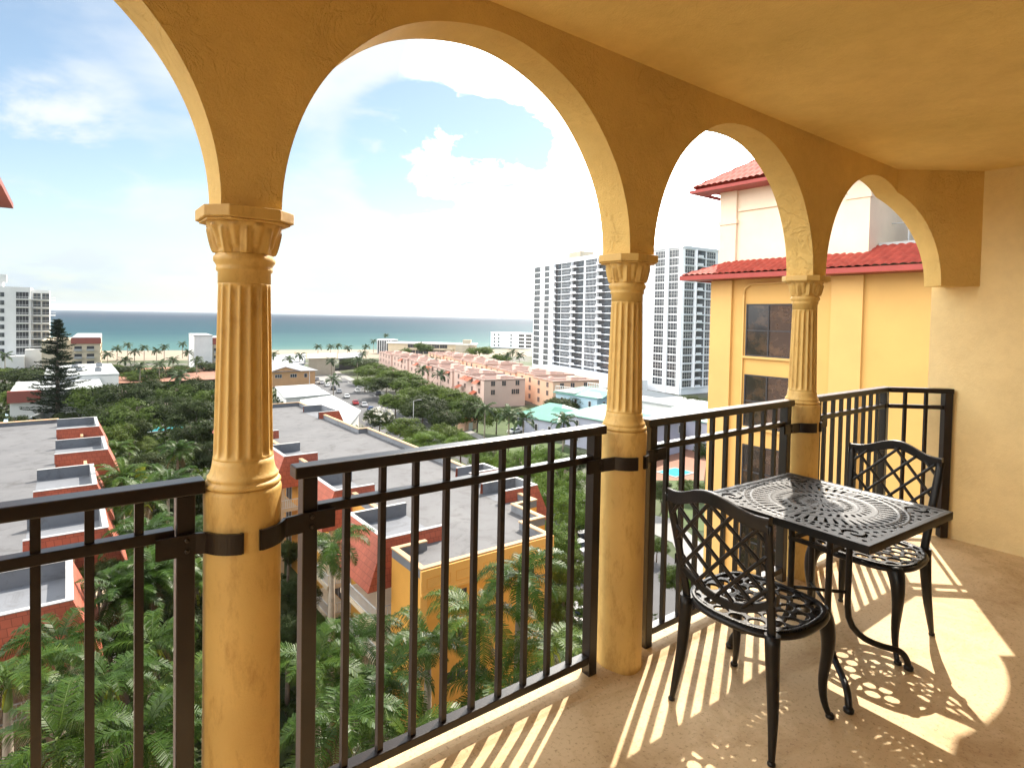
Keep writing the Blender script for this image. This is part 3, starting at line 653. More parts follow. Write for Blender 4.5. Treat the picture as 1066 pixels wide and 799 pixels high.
# ochre band and inset panels of the near facade
bd=MB(); bd.box(-7.5,-2.30,ZR-.9,3.95,-2.102,ZR+.60)
bd.box(-7.5,-2.36,ZR-1.05,3.95,-2.102,ZR-.90); bd.obj('facade_band',M_goldt,MBd)
pn=MB()
for k in range(5): pn.box(-7.1+k*2.25,-2.33,ZR-.65,-5.3+k*2.25,-2.302,ZR-.62); pn.box(-7.1+k*2.25,-2.33,ZR+.02,-5.3+k*2.25,-2.302,ZR+.05); pn.box(-7.1+k*2.25,-2.33,ZR-.62,-7.07+k*2.25,-2.302,ZR+.02); pn.box(-5.33+k*2.25,-2.33,ZR-.62,-5.3+k*2.25,-2.302,ZR+.02)
pn.obj('band_panel',M_gold,MBd)
wm=MB(); wm.box(-.75,-.02,0,.75,0,.8); wm.mi=1; wm.box(-.82,-.06,-.08,.82,-.0205,0); wm.box(-.03,-.05,0,.03,-.0205,.8); wm.box(-.82,-.06,.8,.82,-.0205,.86)
wme=wm.mesh('window',M_dark,M_goldt)
for k in range(4):
    for x in(-4.6,1.4): put(wme,'window',MBd,(x,-2.103,ZR-2.2-2.75*k))
pls=MB(); 
for x in(-7.5,3.4): MB().box(x,-2.2,ZG,x+.5,-2.1025,ZR-1.06).obj('pilaster',M_goldt,MBd)
MD=[(23.5,18.4,39.2,46.0),(23.6,19.7,52.5,58.4),(23.5,19.7,68.2,75.0),(23.5,20.4,84,91),(23.5,20.4,98,105)]
for xi,xo,y0,y1 in MD: dormer(MBd,xi,xo,y0,y1,-1); balcony_stack(MBd,21.3,xo,y0,y1,-1)
for xi,xo,y0,y1 in((32.3,36.6,43.8,47.2),(33.4,37.0,50.8,53.6),(33.2,36.6,96,104)): dormer(MBd,xi,xo,y0,y1,1)
hp=MB()   # recessed lower roof near the right corner
hp.box(4.6,1.4,ZR-.9,5.9,5.1,ZR-.85); hp.obj('roof_recess',M_well,MBd)
dk=MB()
for k,(x,y) in enumerate(((19.6,47.3),(20.0,60.0),(20.4,76.6))): MB().box(x-ox,y-oy,ZR-1.6,21.25-ox,y-oy+.35,ZR+.35).obj('roof_spur',M_cream,MBd)
# dark window openings on left facade
wm=MB(); wm.box(-.02,-1.1,0,0,1.1,2.0); wm.mi=1
for y in(-1.1,-.03,1.04): wm.box(-.05,y,0,-.0205,y+.06,2.0)
wm.box(-.05,-1.1,2.0,-.0205,1.1,2.06); wme=wm.mesh('window',M_dark,M_rail2)
for xi,xo,y0,y1 in MD:
    for k in range(4): put(wme,'window',MBd,(21.3-ox-.002,(y0+y1)/2-oy,ZT-6.05-2.75*k+.1))
# ---- L (left)
LB=empty('apartment_building',(-8,40,0),'low apartment block with wide grey roof and red tiled parapet boxes, at the left edge','building')
lx,ly=-8,40
Lp=[(-24,38.5),(-3.4,38.5),(-3.4,50.5),(-2.2,50.5),(-2.2,72),(-.9,72),(-.9,113),(-24,113)]
Ll=[(a-lx,b-ly) for a,b in Lp]
MB().prism(Ll,ZG,ZR-.002,top=False,bot=False).obj('wall',M_crm,LB); MB().prism(inset(Ll,.02),ZR-.3,ZR).obj('roof',M_roofg,LB)
pp=MB(); pp.mi=1; pp.ring([(-24-lx,112.2-ly),(-.9-lx,112.2-ly),(-.9-lx,113-ly),(-24-lx,113-ly)],.3,ZR,ZR+.5); pp.mi=0; pp.ring([(-24.05-lx,112.15-ly),(-.85-lx,112.15-ly),(-.85-lx,113.05-ly),(-24.05-lx,113.05-ly)],.44,ZR+.5,ZR+.58); pp.obj('parapet',[M_cream,M_well],LB)
LD=[(-1.0,3.7,99.5,108.5),(-1.0,3.9,82.5,91.3),(-2.3,2.3,66.5,75.5),(-2.4,2.5,52.8,59.0),(-3.5,.3,40.6,47.4)]
for xi,xo,y0,y1 in LD: dormer(LB,xi,xo,y0,y1,1); balcony_stack(LB,xi,xo,y0,y1,1)
sp=MB()
for x,y in((1.6,97.5),(1.6,79.6),(.6,63),(.2,50.5)): MB().box(x-lx,y-ly,ZR-1.4,x-lx+.3,y-ly+1.9,ZR+.25).obj('roof_spur',M_cream,LB)

# ================================================================== GENERIC DISTANT BUILDINGS
def local_root(name,org,ang,label,cat='building',group=None): return empty(name,(org[0],org[1],ZG),label,cat,group,ang)
def flatblock(R,w,l,h,wm_,rm,par=.5,name='wall'):
    b=[(0,0),(w,0),(w,l),(0,l)]
    MB().prism(b,0,h,top=False,bot=False).obj(name,wm_,R)
    MB().prism(inset(b,.25),h-.6,h-par).obj('roof',rm,R)
    MB().ring(b,.25,h-par-.05,h+.0).obj('parapet',wm_,R) if par else None
def winmesh(w,h,mull=1,frame=M_white,glass=M_glassf,nz=1):
    m=MB(); m.box(-w/2,-.06,0,w/2,-.01,h); m.mi=1; t=.07
    for k in range(mull+2): x=-w/2+w*k/(mull+1); m.box(x-t/2,-.14,0,x+t/2,-.061,h)
    for k in range(nz+1): z=h*k/nz; m.box(-w/2,-.13,z-t/2,w/2,-.0612,z+t/2)
    return m.mesh('window',glass,frame)
# --- towers
def tower(R,faces,floors,fh,h,z0=4):
    """faces: list of (origin(x,y), angle, list of (u, kind, mesh))"""
    for (ox_,oy_,an,items) in faces:
        for fl in range(floors):
            z=z0+fl*fh
            for u,nm,me in items:
                put(me,nm,R,(ox_+u*cos(an),oy_+u*sin(an),z),rz=an)
A1=atan2(266-178,217-199)   # facade line direction (from near right to far left)
def face_dir(a,b): return atan2(b[1]-a[1],b[0]-a[0])
T1a=at(554,384,ZG); T1b=Vector((196.5,170,ZG))
an=face_dir(T1a,T1b)     # along facade, left->right as seen ; outward normal is local -y
T1=local_root('apartment_tower',T1a,an,'wide pale high-rise with dark stacked balconies, left of the middle column')
W1=(T1b-T1a).length; h1=60.2; D1=22
MB().box(0,0,0,W1,D1,h1).obj('wall',M_bluew,T1)
MB().box(8,-.0+2,h1,W1-6,D1-2,h1+1.2).obj('roof_edge',M_bluew,T1); MB().box(32,4,h1+1.2,44,12,h1+4.6).obj('penthouse',M_beige,T1)
fh=3.3; nf=17; z0=3.2
wnar=winmesh(7.0,2.75,4); wnar2=winmesh(5.6,2.75,3); wcell=winmesh(9.8,2.85,7,M_bluew,M_glassf,2)
def balc(w):
    b=MB(); b.mi=1; b.box(-w/2,-.05,.0,w/2,-.01,3.0); b.mi=0; b.box(-w/2,-1.7,-.28,w/2*.1,-.052,0); b.box(-w/2,-1.7,0,0,-1.6,.8); b.box(-w/2-.15,-1.2,0,-w/2+.15,-.052,3.0); b.mi=2; b.box(.2,-.1,.3,w/2-.4,-.051,2.4); return b.mesh('balcony',M_bluew,M_dark,M_glassf)
bal=balc(6.2); bal2=balc(10.5)
items=[(4.6,'window',wnar),(16.2,'window',wnar2),(28.6,'balcony',bal),(37.2,'window',wcell),(49.2,'balcony',bal2),(61,'window',wcell),(73,'balcony',bal2),(85,'window',wcell)]
tower(T1,[(0,0,0,items)],nf,fh,h1,z0)
st=MB()
for fl in range(nf+1): st.box(24.5,-.5,z0+fl*fh-.42,W1-.5,-.003,z0+fl*fh-.2)
st.box(9.3,-.7,0,12.2,-.003,h1)
st.box(20.2,-.9,0,24.6,-.003,h1); st.box(42.9,-.6,0,43.3,-.003,h1); st.box(55,-.6,0,55.4,-.003,h1)
st.obj('floor_band',M_bluew,T1)
pod=MB(); pod.box(28,-9,0,W1+10,-1.9,5.0); pod.box(45,-14,0,W1+10,-9.1,4.0); pod.obj('podium',M_bluew,T1)
# tower 2
T2a=Vector((198,148,ZG)); T2l=at(664.5,404,ZG); dl=(Vector((T2l.x,T2l.y,ZG))-T2a)
an=face_dir(T2l,T2a); W2=dl.length
T2=local_root('apartment_tower',(T2l.x,T2l.y),an,'tall pale high-rise right of the middle column, blank wall and two window columns')
h2=59.3; D2=24
MB().box(0,0,0,W2,D2,h2).obj('wall',M_bluew,T2); MB().box(W2*.35,3,h2,W2*.62,10,h2+4.2).obj('penthouse',M_bluew,T2)
MB().box(-.5,-.9,h2,W2+.5,D2,h2+.8).obj('roof_edge',M_bluew,T2)
w2=winmesh(W2*.24,2.85,3,nz=2); w2r=winmesh(5.4,2.7,3,nz=2)
u1=W2*.47; u2=W2*.80
tower(T2,[(0,0,0,[(u1,'window',w2),(u2,'window',w2)]),(W2,0,pi/2,[(3.2,'window',w2r),(9.6,'balcony',bal),(16.2,'window',w2r)])],nf,fh,h2,z0-.2)
st=MB(); 
for u in((u1+u2)/2,W2-1.3): st.box(u-1.0,-.6,0,u+1.0,-.003,h2)
for fl in range(nf+1): st.box(W2+.003,.2,z0-.2+fl*fh-.42,W2+.5,17.5,z0-.2+fl*fh-.2)
st.obj('floor_band',M_bluew,T2)
MB().box(W2+3,18,0,W2+5.6,26,h2-17).obj('annex',M_bluew,T2)
w3=winmesh(4.5,2.2,2)
for fl in range(11): put(w3,'window',T2,(W2+5.62,22,z0+fl*fh),rz=pi/2)
# left white tower
TLa=Vector((-14.2,390.5,ZG)); TL=local_root('apartment_tower',TLa,0,'white high-rise with wrap-around balconies at the left edge')
hL=40.4; MB().box(-40,0,0,0,30,hL).obj('wall',M_white,TL); MB().box(-34,2,hL,-11,14,hL+2.2).obj('penthouse',M_white,TL); MB().box(-13,2,hL+2.2,-9.5,5,hL+6.0).obj('penthouse',M_white,TL)
wq=winmesh(2.7,2.3,1); wq2=winmesh(1.5,1.6,0,M_white,M_dark); wq3=winmesh(5.0,3.3,3,M_white,M_dark); wq4=winmesh(3.0,3.0,1,M_crm,M_glassf)
MB().box(.01,4,0,7.5,24,hL-1.2).obj('side_wall',M_white,TL)
bl2=MB(); n=10; pts=[(0,-1.2),(2,-1.2),(5,-.6),(8,.8),(9.6,3),(10,6)]
for (a,b),(c,d) in zip(pts,pts[1:]):
    bl2.quad((a,b,0),(c,d,0),(c,4.2+d*.6,0),(a,4.2+max(0,b)*.6,0)); bl2.quad((a,b,-.35),(a,4.2,-.35),(c,4.2+d*.6,-.35),(c,d,-.35)); bl2.quad((a,b,-.35),(c,d,-.35),(c,d,0),(a,b,0))
    bl2.bar((a,b,1.05),(c,d,1.05),.12,.12); 
bl2=bl2.mesh('balcony',M_white); bl=MB(); bl.box(-5.8,-1.2,-.3,.0,-.01,0); bl.box(-5.8,-1.2,.95,0,-1.1,1.1); 
for q in range(9): bl.box(-5.8+q*.7,-1.18,0,-5.74+q*.7,-1.12,.949)
bl=bl.mesh('balcony',M_white)
for fl in range(9):
    z=hL-5.9-fl*4.05
    for x,m in((-11.6,wq),(-15.3,wq2),(-23,wq)): put(m,'window',TL,(x,0,z+.7))
    put(wq3,'window',TL,(-3.3,-.003,z+.1)); put(bl,'balcony',TL,(0,0,z)); put(bl2,'balcony',TL,(0,0,z))
    put(wq4,'window',TL,(2.4,4,z+.1)); put(wq4,'window',TL,(6,4,z+.1))
pod=MB(); pod.box(-45,-12,0,-2,-.6,6); pod.box(-2,-9,0,12,-.6,9); pod.obj('podium',M_white,TL)

# --- pink townhouse rows
def row(org,end,w,h,label,m1,canopies):
    d=Vector((end[0]-org[0],end[1]-org[1])); Lr=d.length; an=atan2(d.y,d.x)-pi/2
    R=local_root('townhouse_row',org,an,label,'building','pink townhouse rows'); 
    n=int(Lr/15); wal=MB(); rf=MB(); pr=MB()
    for k in range(n):
        y0=k*Lr/n; y1=(k+1)*Lr/n; dx=(.8 if k%2 else 0); hh=h+(.5 if k%3==1 else 0)
        b=[(dx,y0+.02),(w-dx,y0+.02),(w-dx,y1-.02),(dx,y1-.02)]
        wal.prism(b,0,hh,top=False,bot=False); rf.prism(inset(b,.2),hh-.9,hh-.6); pr.ring(b,.3,hh-.6,hh+.05); 
        pr.box(w*.45,y0+2,hh-.6,w*.45+2.6,y0+5.5,hh+1.0); pr.box(w*.2,y0+9,hh-.6,w*.2+1.2,y0+10.5,hh+.5); pr.box(.4,(y0+y1)/2-.15,hh-.6,w-.6,(y0+y1)/2+.15,hh+.04)
    wal.obj('wall',m1,R); rf.obj('roof',M_pinkr,R); pr.obj('parapet',M_pink,R)
    wn=winmesh(1.5,1.7,1,M_pink,M_dark)
    for k in range(n):
        y0=k*Lr/n; dx=(.8 if k%2 else 0)
        for z in(1.2,4.2,7.0 if h>8.5 else 6.8):
            for yy in(4,10.5): put(wn,'window',R,(dx,y0+yy,z),rz=-pi/2)
    for z in(4.1,7.0):
        for x in(3.2,7.2 if z>5 else 10.8,12.2): 
            if x<w-1: put(wn,'window',R,(x,0.02,z))
    cm=MB(); cm.quad((-2.0,0,-1.1),(-2.0,3.6,-1.1),(0,3.6,0),(0,0,0)); cm.quad((-2.0,0,-1.15),(0,0,-.05),(0,3.6,-.05),(-2.0,3.6,-1.15)); cm.quad((-2,0,-1.15),(-2,3.6,-1.15),(-2,3.6,-1.1),(-2,0,-1.1)); cm=cm.mesh('canopy',M_canopy)
    for y,z in canopies: put(cm,'canopy',R,(0,y,z))
    return R
row((110,160),(140.5,311),15.2,9.2,'front row of pink townhouses with terracotta canopies behind the street trees',M_pink,[(3,8.6),(10,8.9),(14.5,8.9),(20,5.2),(33,8.8),(55,8.8),(60,8.6),(74,8.8),(6,4.6),(100,8.8)])
row((126.8,144.7),(162.5,294),17.5,9.4,'rear row of pink townhouses with orange side wall, in front of the high-rises',M_peach,[])
# end piece of rear row is pink
# --- hotel, white block, etc.
def longblock(pa,pb,z0,depth,h,label,name='hotel'):
    a=at(*pa,ZG+z0);b=at(*pb,ZG+z0); an=face_dir(a,b); R=local_root(name,(a.x,a.y),an,label); return R,(Vector((b.x-a.x,b.y-a.y))).length
R,Wd=longblock((404,357),(494,359),8.5,14,9,'long two-storey beige hotel with white balcony bands before the sea')
MB().box(0,0,0,Wd,14,8.4).obj('wall',M_crm,R); MB().box(-1,-1.5,8.4,Wd+1,14,9.3).obj('roof',M_white,R)
mb=MB(); mb.box(18,-1.6,4.3,Wd-16,-.003,5.3); mb.obj('balcony_band',M_crm,R)
hw=winmesh(5.7,2.7,2,M_beige,M_dark)
for k in range(int((Wd-30)/6.1)):
    for z in(.9,5.4): put(hw,'window',R,(18+k*6.1,0,z))
MB().box(Wd-14,-2.4,0,Wd-4,-.003,8.38).obj('stair_tower',M_beige,R); MB().box(Wd-9,0,9.3,Wd-3,6,12.2).obj('lift_house',M_beige,R)
R,Wd=longblock((393,353.5),(407,354),10.5,10,11,'blue glazed end block of the beach hotel, left of its roof','glass_block')
MB().box(0,0,0,Wd,10,10.2).obj('wall',M_glassf,R); MB().box(-.4,-.4,10.2,Wd+.4,10,10.9).obj('roof',M_white,R)
mu=MB(); 
for k in range(7): mu.box(Wd*k/6-.15,-.25,0,Wd*k/6+.15,-.003,10.2)
mu.obj('mullion',M_bluew,R)
R,Wd=longblock((511,346),(554,347.3),14.5,16,15,'white four-storey block with small dark windows left of the wide tower','apartment_block')
MB().box(0,0,0,Wd,16,14.6).obj('wall',M_bluew,R); MB().box(-.3,-.3,14.6,Wd+.3,16.2,15.1).obj('roof',M_white,R)
sw=winmesh(1.6,1.8,0,M_white,M_dark); bw_=winmesh(5.5,2.2,2,M_beige,M_dark)
for z in(1.4,4.8,8.2,11.6):
    for x in(4,8.5): put(sw,'window',R,(x,0,z))
    put(sw,'window',R,(Wd*.5,0,z)); put(bw_,'window',R,(Wd*.75,0,z-.3)); put(bw_,'window',R,(Wd*.92,0,z-.3))
# beige block with red band (left)
R=local_root('apartment_block',(2.5,363),radians(-3),'beige four-storey block with red-brown roof band right of the tall pine')
MB().box(0,0,0,11.5,58,15.4).obj('wall',M_crm,R); MB().box(-.4,-.6,12.6,11.9,-.003,15.5).obj('roof_band',M_brown,R); MB().box(-12,4,0,-.003,40,14.2).obj('side_wall',M_crm,R); MB().box(0,0,15.42,11.5,58,15.9).obj('roof',M_whr,R)
bb=MB(); bb.box(-1.6,-1.2,-.2,1.6,-.01,0); bb.mi=1; bb.box(-1.5,-.05,0,1.5,-.012,2.2); bb.mi=0; bb.box(-1.6,-1.2,0,1.6,-1.1,.9); bb=bb.mesh('balcony',M_cope,M_dark)
for z in(1.8,5.4,9.2):
    for x in(2.5,7.5): put(bb,'balcony',R,(x,0,z))
ww=winmesh(3,2,1,M_crm,M_crm)
for z in(2,5.5,9): 
    for k in range(7): put(ww,'window',R,(11.5,5+k*7.5,z),rz=pi/2)
# white/red block c
cA=at(202,386,ZG); R=local_root('apartment_block',(cA.x,cA.y),radians(-4),'narrow white block with red band beside the large column, near the beach')
MB().box(0,0,0,8.2,30,17.4).obj('wall',M_white,R); MB().box(8.2,1.0,0,20,28,16.0).obj('side_wall',M_crm,R); MB().box(8.21,.2,13.2,20,.99,16.6).obj('roof_band',M_brown,R); MB().box(-.2,-.2,17.4,8.4,30,17.9).obj('roof',M_whr,R); MB().box(8.4,1.2,16,20,28,16.5).obj('side_roof',M_whr,R)
for z in(1.5,5.2,9):
    for x in(10.5,15.5): put(bb,'balcony',R,(x,1.0,z))
# white low building b with rooftop units
bA=at(36,398,ZG+8.2); bB=at(104,383,ZG+8.2)
R=local_root('motel_building',(-11.5,199),radians(0),'white two-storey building behind the pine with red-brown mansard end')
MB().box(0,0,0,20,4.0+22,7.6).obj('wall',M_white,R); MB().box(-.5,-1.2,5.4,6.2,-.003,8.4).obj('mansard',M_brown,R); MB().box(0,0,7.62,20,26,8.2).obj('roof',M_whr,R)
MB().box(6.5,26.1,0,25,70,9.0).obj('rear_wing',M_white,R); MB().box(6.3,26.0,9.0,25.2,70,9.6).obj('rear_roof',M_whr,R)
for k,(x,y) in enumerate(((10,12),(13,20),(11,34),(15,40),(20,36),(14,52),(21,56))):
    z=8.2 if y<26 else 9.6; u=empty('air_conditioner',(-11.5+x,199+y,ZG+z),('%s grey rooftop air unit from the front, behind the pine'%ORD[k]),'air unit','rooftop air units'); 
    MB().box(-.9,-.7,.15,.9,.7,1.3).obj('cabinet',M_greyr,u); MB().lathe([(.55,1.3),(.55,1.42),(.1,1.42)],12).obj('fan_grille',M_dark,u)
# orange house e with hipped pale roof
eA=at(283,403,ZG); eB=at(328,400.5,ZG); an=face_dir(eA,eB); We=(eB-eA).length
R=local_root('orange_house',(eA.x-2,eA.y),an,'orange house with pale grey hipped roof beside the white flat roofs')
MB().box(0,0,0,We+2,16,6.2).obj('wall',M_orange,R); MB().prism([(2,0),(We*.6,0),(We*.6,0.01),(2,.01)],6.2,6.3).obj('eave_trim',M_orange,R)
h=MB(); a,b,c,d=(-1,-1,6.2),(We+3,-1,6.2),(We+3,17,6.2),(-1,17,6.2); e,f_=(6,8,8.8),(We-4,8,8.8)
h.quad(a,b,f_,e); h.quad(b,c,f_); h.quad(c,d,e,f_); h.quad(d,a,e); h.obj('roof',M_greyr,R)
g=MB(); g.v+= [(1,-.4,6.2),(13,-.4,6.2),(7,-.4,7.9),(7,6,7.9)]; g.face((0,1,2)); g.obj('gable_wall',M_orange,R)
g=MB(); g.quad((.4,-.9,6.15),(7,-.9,8.1),(7,8,8.1),(.4,8,6.15)); g.quad((13.6,-.9,6.15),(13.6,8,6.15),(7,8,8.1),(7,-.9,8.1)); g.obj('gable_roof',M_greyr,R)
wz=winmesh(2.6,1.4,2,M_white,M_glassf)
for x in(4.5,10.5): put(wz,'window',R,(x,-.003,3.6))
put(winmesh(1.2,1.6,0,M_white,M_dark),'window',R,(We-2,-.003,3.4)); 
# flat white roofs
def flatroof(pts,h,label,wallm=M_white,rm=M_whr,name='flat_roofed_building'):
    P=[at(x,y,ZG+h) for x,y in pts]; c=sum(P,Vector())/len(P); R=local_root(name,(c.x,c.y),0,label); b=[(p_.x-c.x,p_.y-c.y) for p_ in P]
    ar=sum(b[i][0]*b[(i+1)%len(b)][1]-b[(i+1)%len(b)][0]*b[i][1] for i in range(len(b)))
    if ar<0: b=b[::-1]
    MB().prism(inset(b,.6),0,h-.4,top=False,bot=False).obj('wall',wallm,R); MB().prism(b,h-.4,h).obj('roof',rm,R); return R
flatroof([(286,402),(327,399.5),(344,410),(296,414)],4.2,'white flat-roofed low building below the orange house')
flatroof([(312,416),(346,411),(376,427),(356,452),(330,440)],4.2,'white flat-roofed low building right behind the middle apartment roof')
flatroof([(664,404),(738,418),(738,428),(664,416)],5.0,'long white flat-roofed hall at the foot of the right tower')
flatroof([(283,369),(318,368),(318,378),(283,381)],6,'pale grey-roofed low beach house right of the large column',M_blue,M_greyr)
flatroof([(320,368),(350,367),(350,372),(320,373)],8.5,'plain beige two-storey block near the beach',M_beige,M_beige)
flatroof([(352,368),(378,366),(378,371),(352,373)],6.5,'dark low pavilion with pale roof near the beach',M_dark,M_greyr)
flatroof([(0,452),(6,430),(9,432),(6,455)],5,'sliver of pale blue wall at the left edge behind the apartment roof',M_blue,M_blue)
# houses with green roofs
def gabled(org,an,w,l,h,rh,wallm,label,rail=False,nw=3,name='green_roofed_house'):
    R=local_root(name,org,an,label); MB().box(0,0,0,w,l,h).obj('wall',wallm,R)
    r=MB(); o=.7; a,b,c,d=(-o,-o,h),(w+o,-o,h),(w+o,l+o,h),(-o,l+o,h); e,f_=(w/2,w*.32,h+rh),(w/2,l-w*.3,h+rh)
    r.quad(a,b,e); r.quad(b,c,f_,e); r.quad(c,d,f_); r.quad(d,a,e,f_); r.box(-o,-o,h-.2,w+o,l+o,h-.004); r.obj('roof',M_green,R)
    g=MB(); g.v+=[(w*.12,-.75,h-.1),(w*.58,-.75,h-.1),(w*.35,-.75,h+rh*.75)]; g.face((0,1,2)); g.obj('gable_wall',wallm,R)
    g=MB(); g.quad((w*.06,-1.1,h-.15),(w*.35,-1.1,h+rh*.85),(w*.35,l*.4,h+rh*.85),(w*.06,l*.4,h-.15)); g.quad((w*.64,-1.1,h-.15),(w*.64,l*.4,h-.15),(w*.35,l*.4,h+rh*.85),(w*.35,-1.1,h+rh*.85)); g.obj('gable_roof',M_green,R)
    wn=winmesh(1.0,1.7,0,M_white,M_dark)
    for z in([1.4] if h<6 else [1.4,4.6]):
        for k in range(nw): put(wn,'window',R,(w*(k+.6)/nw,0,z)); put(wn,'window',R,(0,l*(k+.5)/nw,z),rz=-pi/2); 
    if rail:
        q=MB(); 
        for k in range(12): q.bar((w*k/11,l*.55,h+.5),(w*k/11,l*.55,h+1.9),.12)
        for k in range(9): q.bar((0,l*(.55+.45*k/8),h+.5),(0,l*(.55+.45*k/8),h+1.9),.12); q.bar((w,l*(.55+.45*k/8),h+.5),(w,l*(.55+.45*k/8),h+1.9),.12)
        q.bar((0,l*.55,h+1.9),(w,l*.55,h+1.9),.14); q.bar((0,l*.55,h+1.9),(0,l,h+1.9),.14); q.bar((w,l*.55,h+1.9),(w,l,h+1.9),.14); q.obj('roof_railing',M_white,R)
        MB().box(-.3,l*.5,h+.2,w+.3,l+.5,h+.5).obj('roof_deck',M_whr,R)
    return R
kA=at(588,405,ZG+8); gabled((kA.x-3,kA.y-17),radians(6),15,16,7.6,1.7,M_blue,'pale blue two-storey house with green roof and white roof railing',True)
lA=at(552,432,ZG+4.6); gabled((lA.x-.5,lA.y-11),radians(6),15,14,4.6,3.0,M_lilac,'lilac single-storey house with pale green hipped roof')
gA=at(690,436,ZG+7); gabled((gA.x-14,gA.y-6),radians(5),16,22,7.4,2.2,M_lilac,'grey-lilac two-storey house with green roof, below the right tower')
gB=at(735,436,ZG+7); gabled((gB.x-4,gB.y-4),radians(5),17,16,7.2,2.2,M_lilac,'lilac two-storey house by the small pool, right of the other green roof')
pv=at(484,440,ZG+2.2); R=local_root('garden_pavilion',(pv.x,pv.y),radians(12),'small terracotta garden pavilion at the foot of the pink townhouses','pavilion'); MB().box(0,0,0,4.5,3.5,2.4).obj('wall',M_peach,R); MB().box(-.3,-.3,2.4,4.8,3.8,2.7).obj('roof',M_canopy,R); MB().box(1.4,-.03,0,2.9,-.003,2.0).obj('door',M_white,R)

# ================================================================== GROUND, SEA, ROADS
def sheet(name,pts,z,m,kind='structure',px=True):
    mb=MB(); P=[at(x,y,ZG) for x,y in pts] if px else [Vector((x,y,0)) for x,y in pts]
    mb.quad(*[(p_.x,p_.y,z) for p_ in P]); o=mb.obj(name,m); o['kind']=kind; return o
s0=at(0,366,ZG); s1=at(300,364.5,ZG); sd_=(s1-s0).normalized()
sA=s0-sd_*3000; sB=s1+sd_*6000
n_=Vector((-sd_.y,sd_.x,0)); 
if n_.y<0: n_=-n_
def strip(name,o0,o1,z,m):
    mb=MB(); mb.quad(*[(q.x,q.y,z) for q in (sA+n_*o0,sB+n_*o0,sB+n_*o1,sA+n_*o1)]); o=mb.obj(name,m); o['kind']='structure'; return o
mb=MB(); g0=[sA,sB,sB-n_*9000,sA-n_*9000]; mb.quad(*[(q.x,q.y,ZG) for q in g0]); structure(mb.obj('ground',M_ground))
strip('sea',-60,60000,ZG-.6,M_sea); strip('beach',-95,4,ZG+.02,M_sand)
mb=MB(); N=160; prev=None
for row_,(off,wd) in enumerate(((2,9),(18,5),(33,3.5))):
    for k in range(N):
        t0=-400+1500*k/N; t1=-400+1500*(k+1)/N
        def ed(t,o): 
            q=s0+sd_*t+n_*(off+o+3*sin(t*.013+row_)+1.5*sin(t*.061+row_*2)); return (q.x,q.y,ZG-.57+ (0.63 if row_==0 else 0)+.002*row_)
        wv=wd*(.6+.4*sin(k*.35+row_*2)) 
        if row_ and sin(k*.21+row_*1.7)<-.1: continue
        mb.quad(ed(t0,0),ed(t1,0),ed(t1,wv),ed(t0,wv))
structure(mb.obj('surf',M_foam)).update() if False else None
sf=bpy.data.objects[-1] if False else None
for o in list(COL.objects):
    if o.name=='surf': o['kind']='structure'
sheet('road',[(342,391),(352,388.5),(372,397),(440,430),(500,461),(560,500),(640,560),(650,640),(612,640),(590,590),(540,520),(480,480),(430,450),(398,436),(375,418),(352,404)],ZG+.03,M_asph)
sheet('parking_lot',[(300,398),(342,391),(352,404),(375,418),(398,436),(430,450),(412,462),(375,440),(345,412),(325,402)],ZG+.025,M_asph)
sheet('plaza',[(322,388),(352,386),(362,392),(345,398),(330,398)],ZG+.04,M_path)
sheet('sidewalk',[(353,391),(357,389),(402,410),(450,428),(510,458),(506,461),(447,431.5),(399,413)],ZG+.10,M_path)
sheet('lawn',[(450,427),(520,425),(560,452),(600,470),(580,500),(512,458)],ZG+.06,M_lawn)
sheet('clay_court',[(108,396),(130,390.5),(175,388.5),(228,390),(232,402),(108,408)],ZG+.5+2.5,M_clay)
sheet('garden_lawn',[(688,500),(760,500),(770,560),(690,545)],ZG+.05,M_lawn)
sheet('pool_terrace',[(660,462),(760,470),(760,500),(672,500)],ZG+.07,M_clay)
sheet('garden_path',[(672,535),(700,540),(770,600),(770,640),(738,640),(700,565),(672,552)],ZG+.075,M_path)
sheet('driveway',[(640,560),(672,560),(740,610),(750,680),(640,680)],ZG+.04,M_asph)
pl=at(703,492,ZG); R=empty('swimming_pool',(pl.x,pl.y,ZG),'small turquoise pool glimpsed through the railing behind the near chair','pool')
MB().box(-3.2,-2.6,0,3.2,2.6,.16).obj('surround',M_path,R); MB().box(-2.6,-2,.1,2.6,2,.17).obj('water',M_pool,R)
pl=at(168,447,ZG); R=empty('swimming_pool',(pl.x,pl.y,ZG),'turquoise pool glimpsed between the dark trees at left','pool')
MB().box(-6,-4,0,6,4,.3).obj('surround',M_path,R); MB().box(-5.2,-3.2,.2,5.2,3.2,.31).obj('water',M_pool,R)
# wall beside left garden
wl=MB(); a_=at(28,436,ZG+2.5);b_=at(75,416,ZG+2.5); wl.bar((a_.x,a_.y,ZG+1.3),(b_.x,b_.y,ZG+1.3),.4,2.6); tag(wl.obj('garden_wall',M_white),'low white garden wall left of the dark trees','wall')
# lane markings
mb=MB(); 
for k in range(14):
    a_=at(362+k*9,397.5+k*4.55,ZG); d_=(at(372+k*9,402.5+k*4.55,ZG)-a_); d_=d_.normalized(); n2=Vector((-d_.y,d_.x,0))*.12
    mb.quad(*[(q.x,q.y,ZG+.036) for q in(a_-n2,a_+d_*3-n2,a_+d_*3+n2,a_+n2)])
structure(mb.obj('road_marking',M_paint))
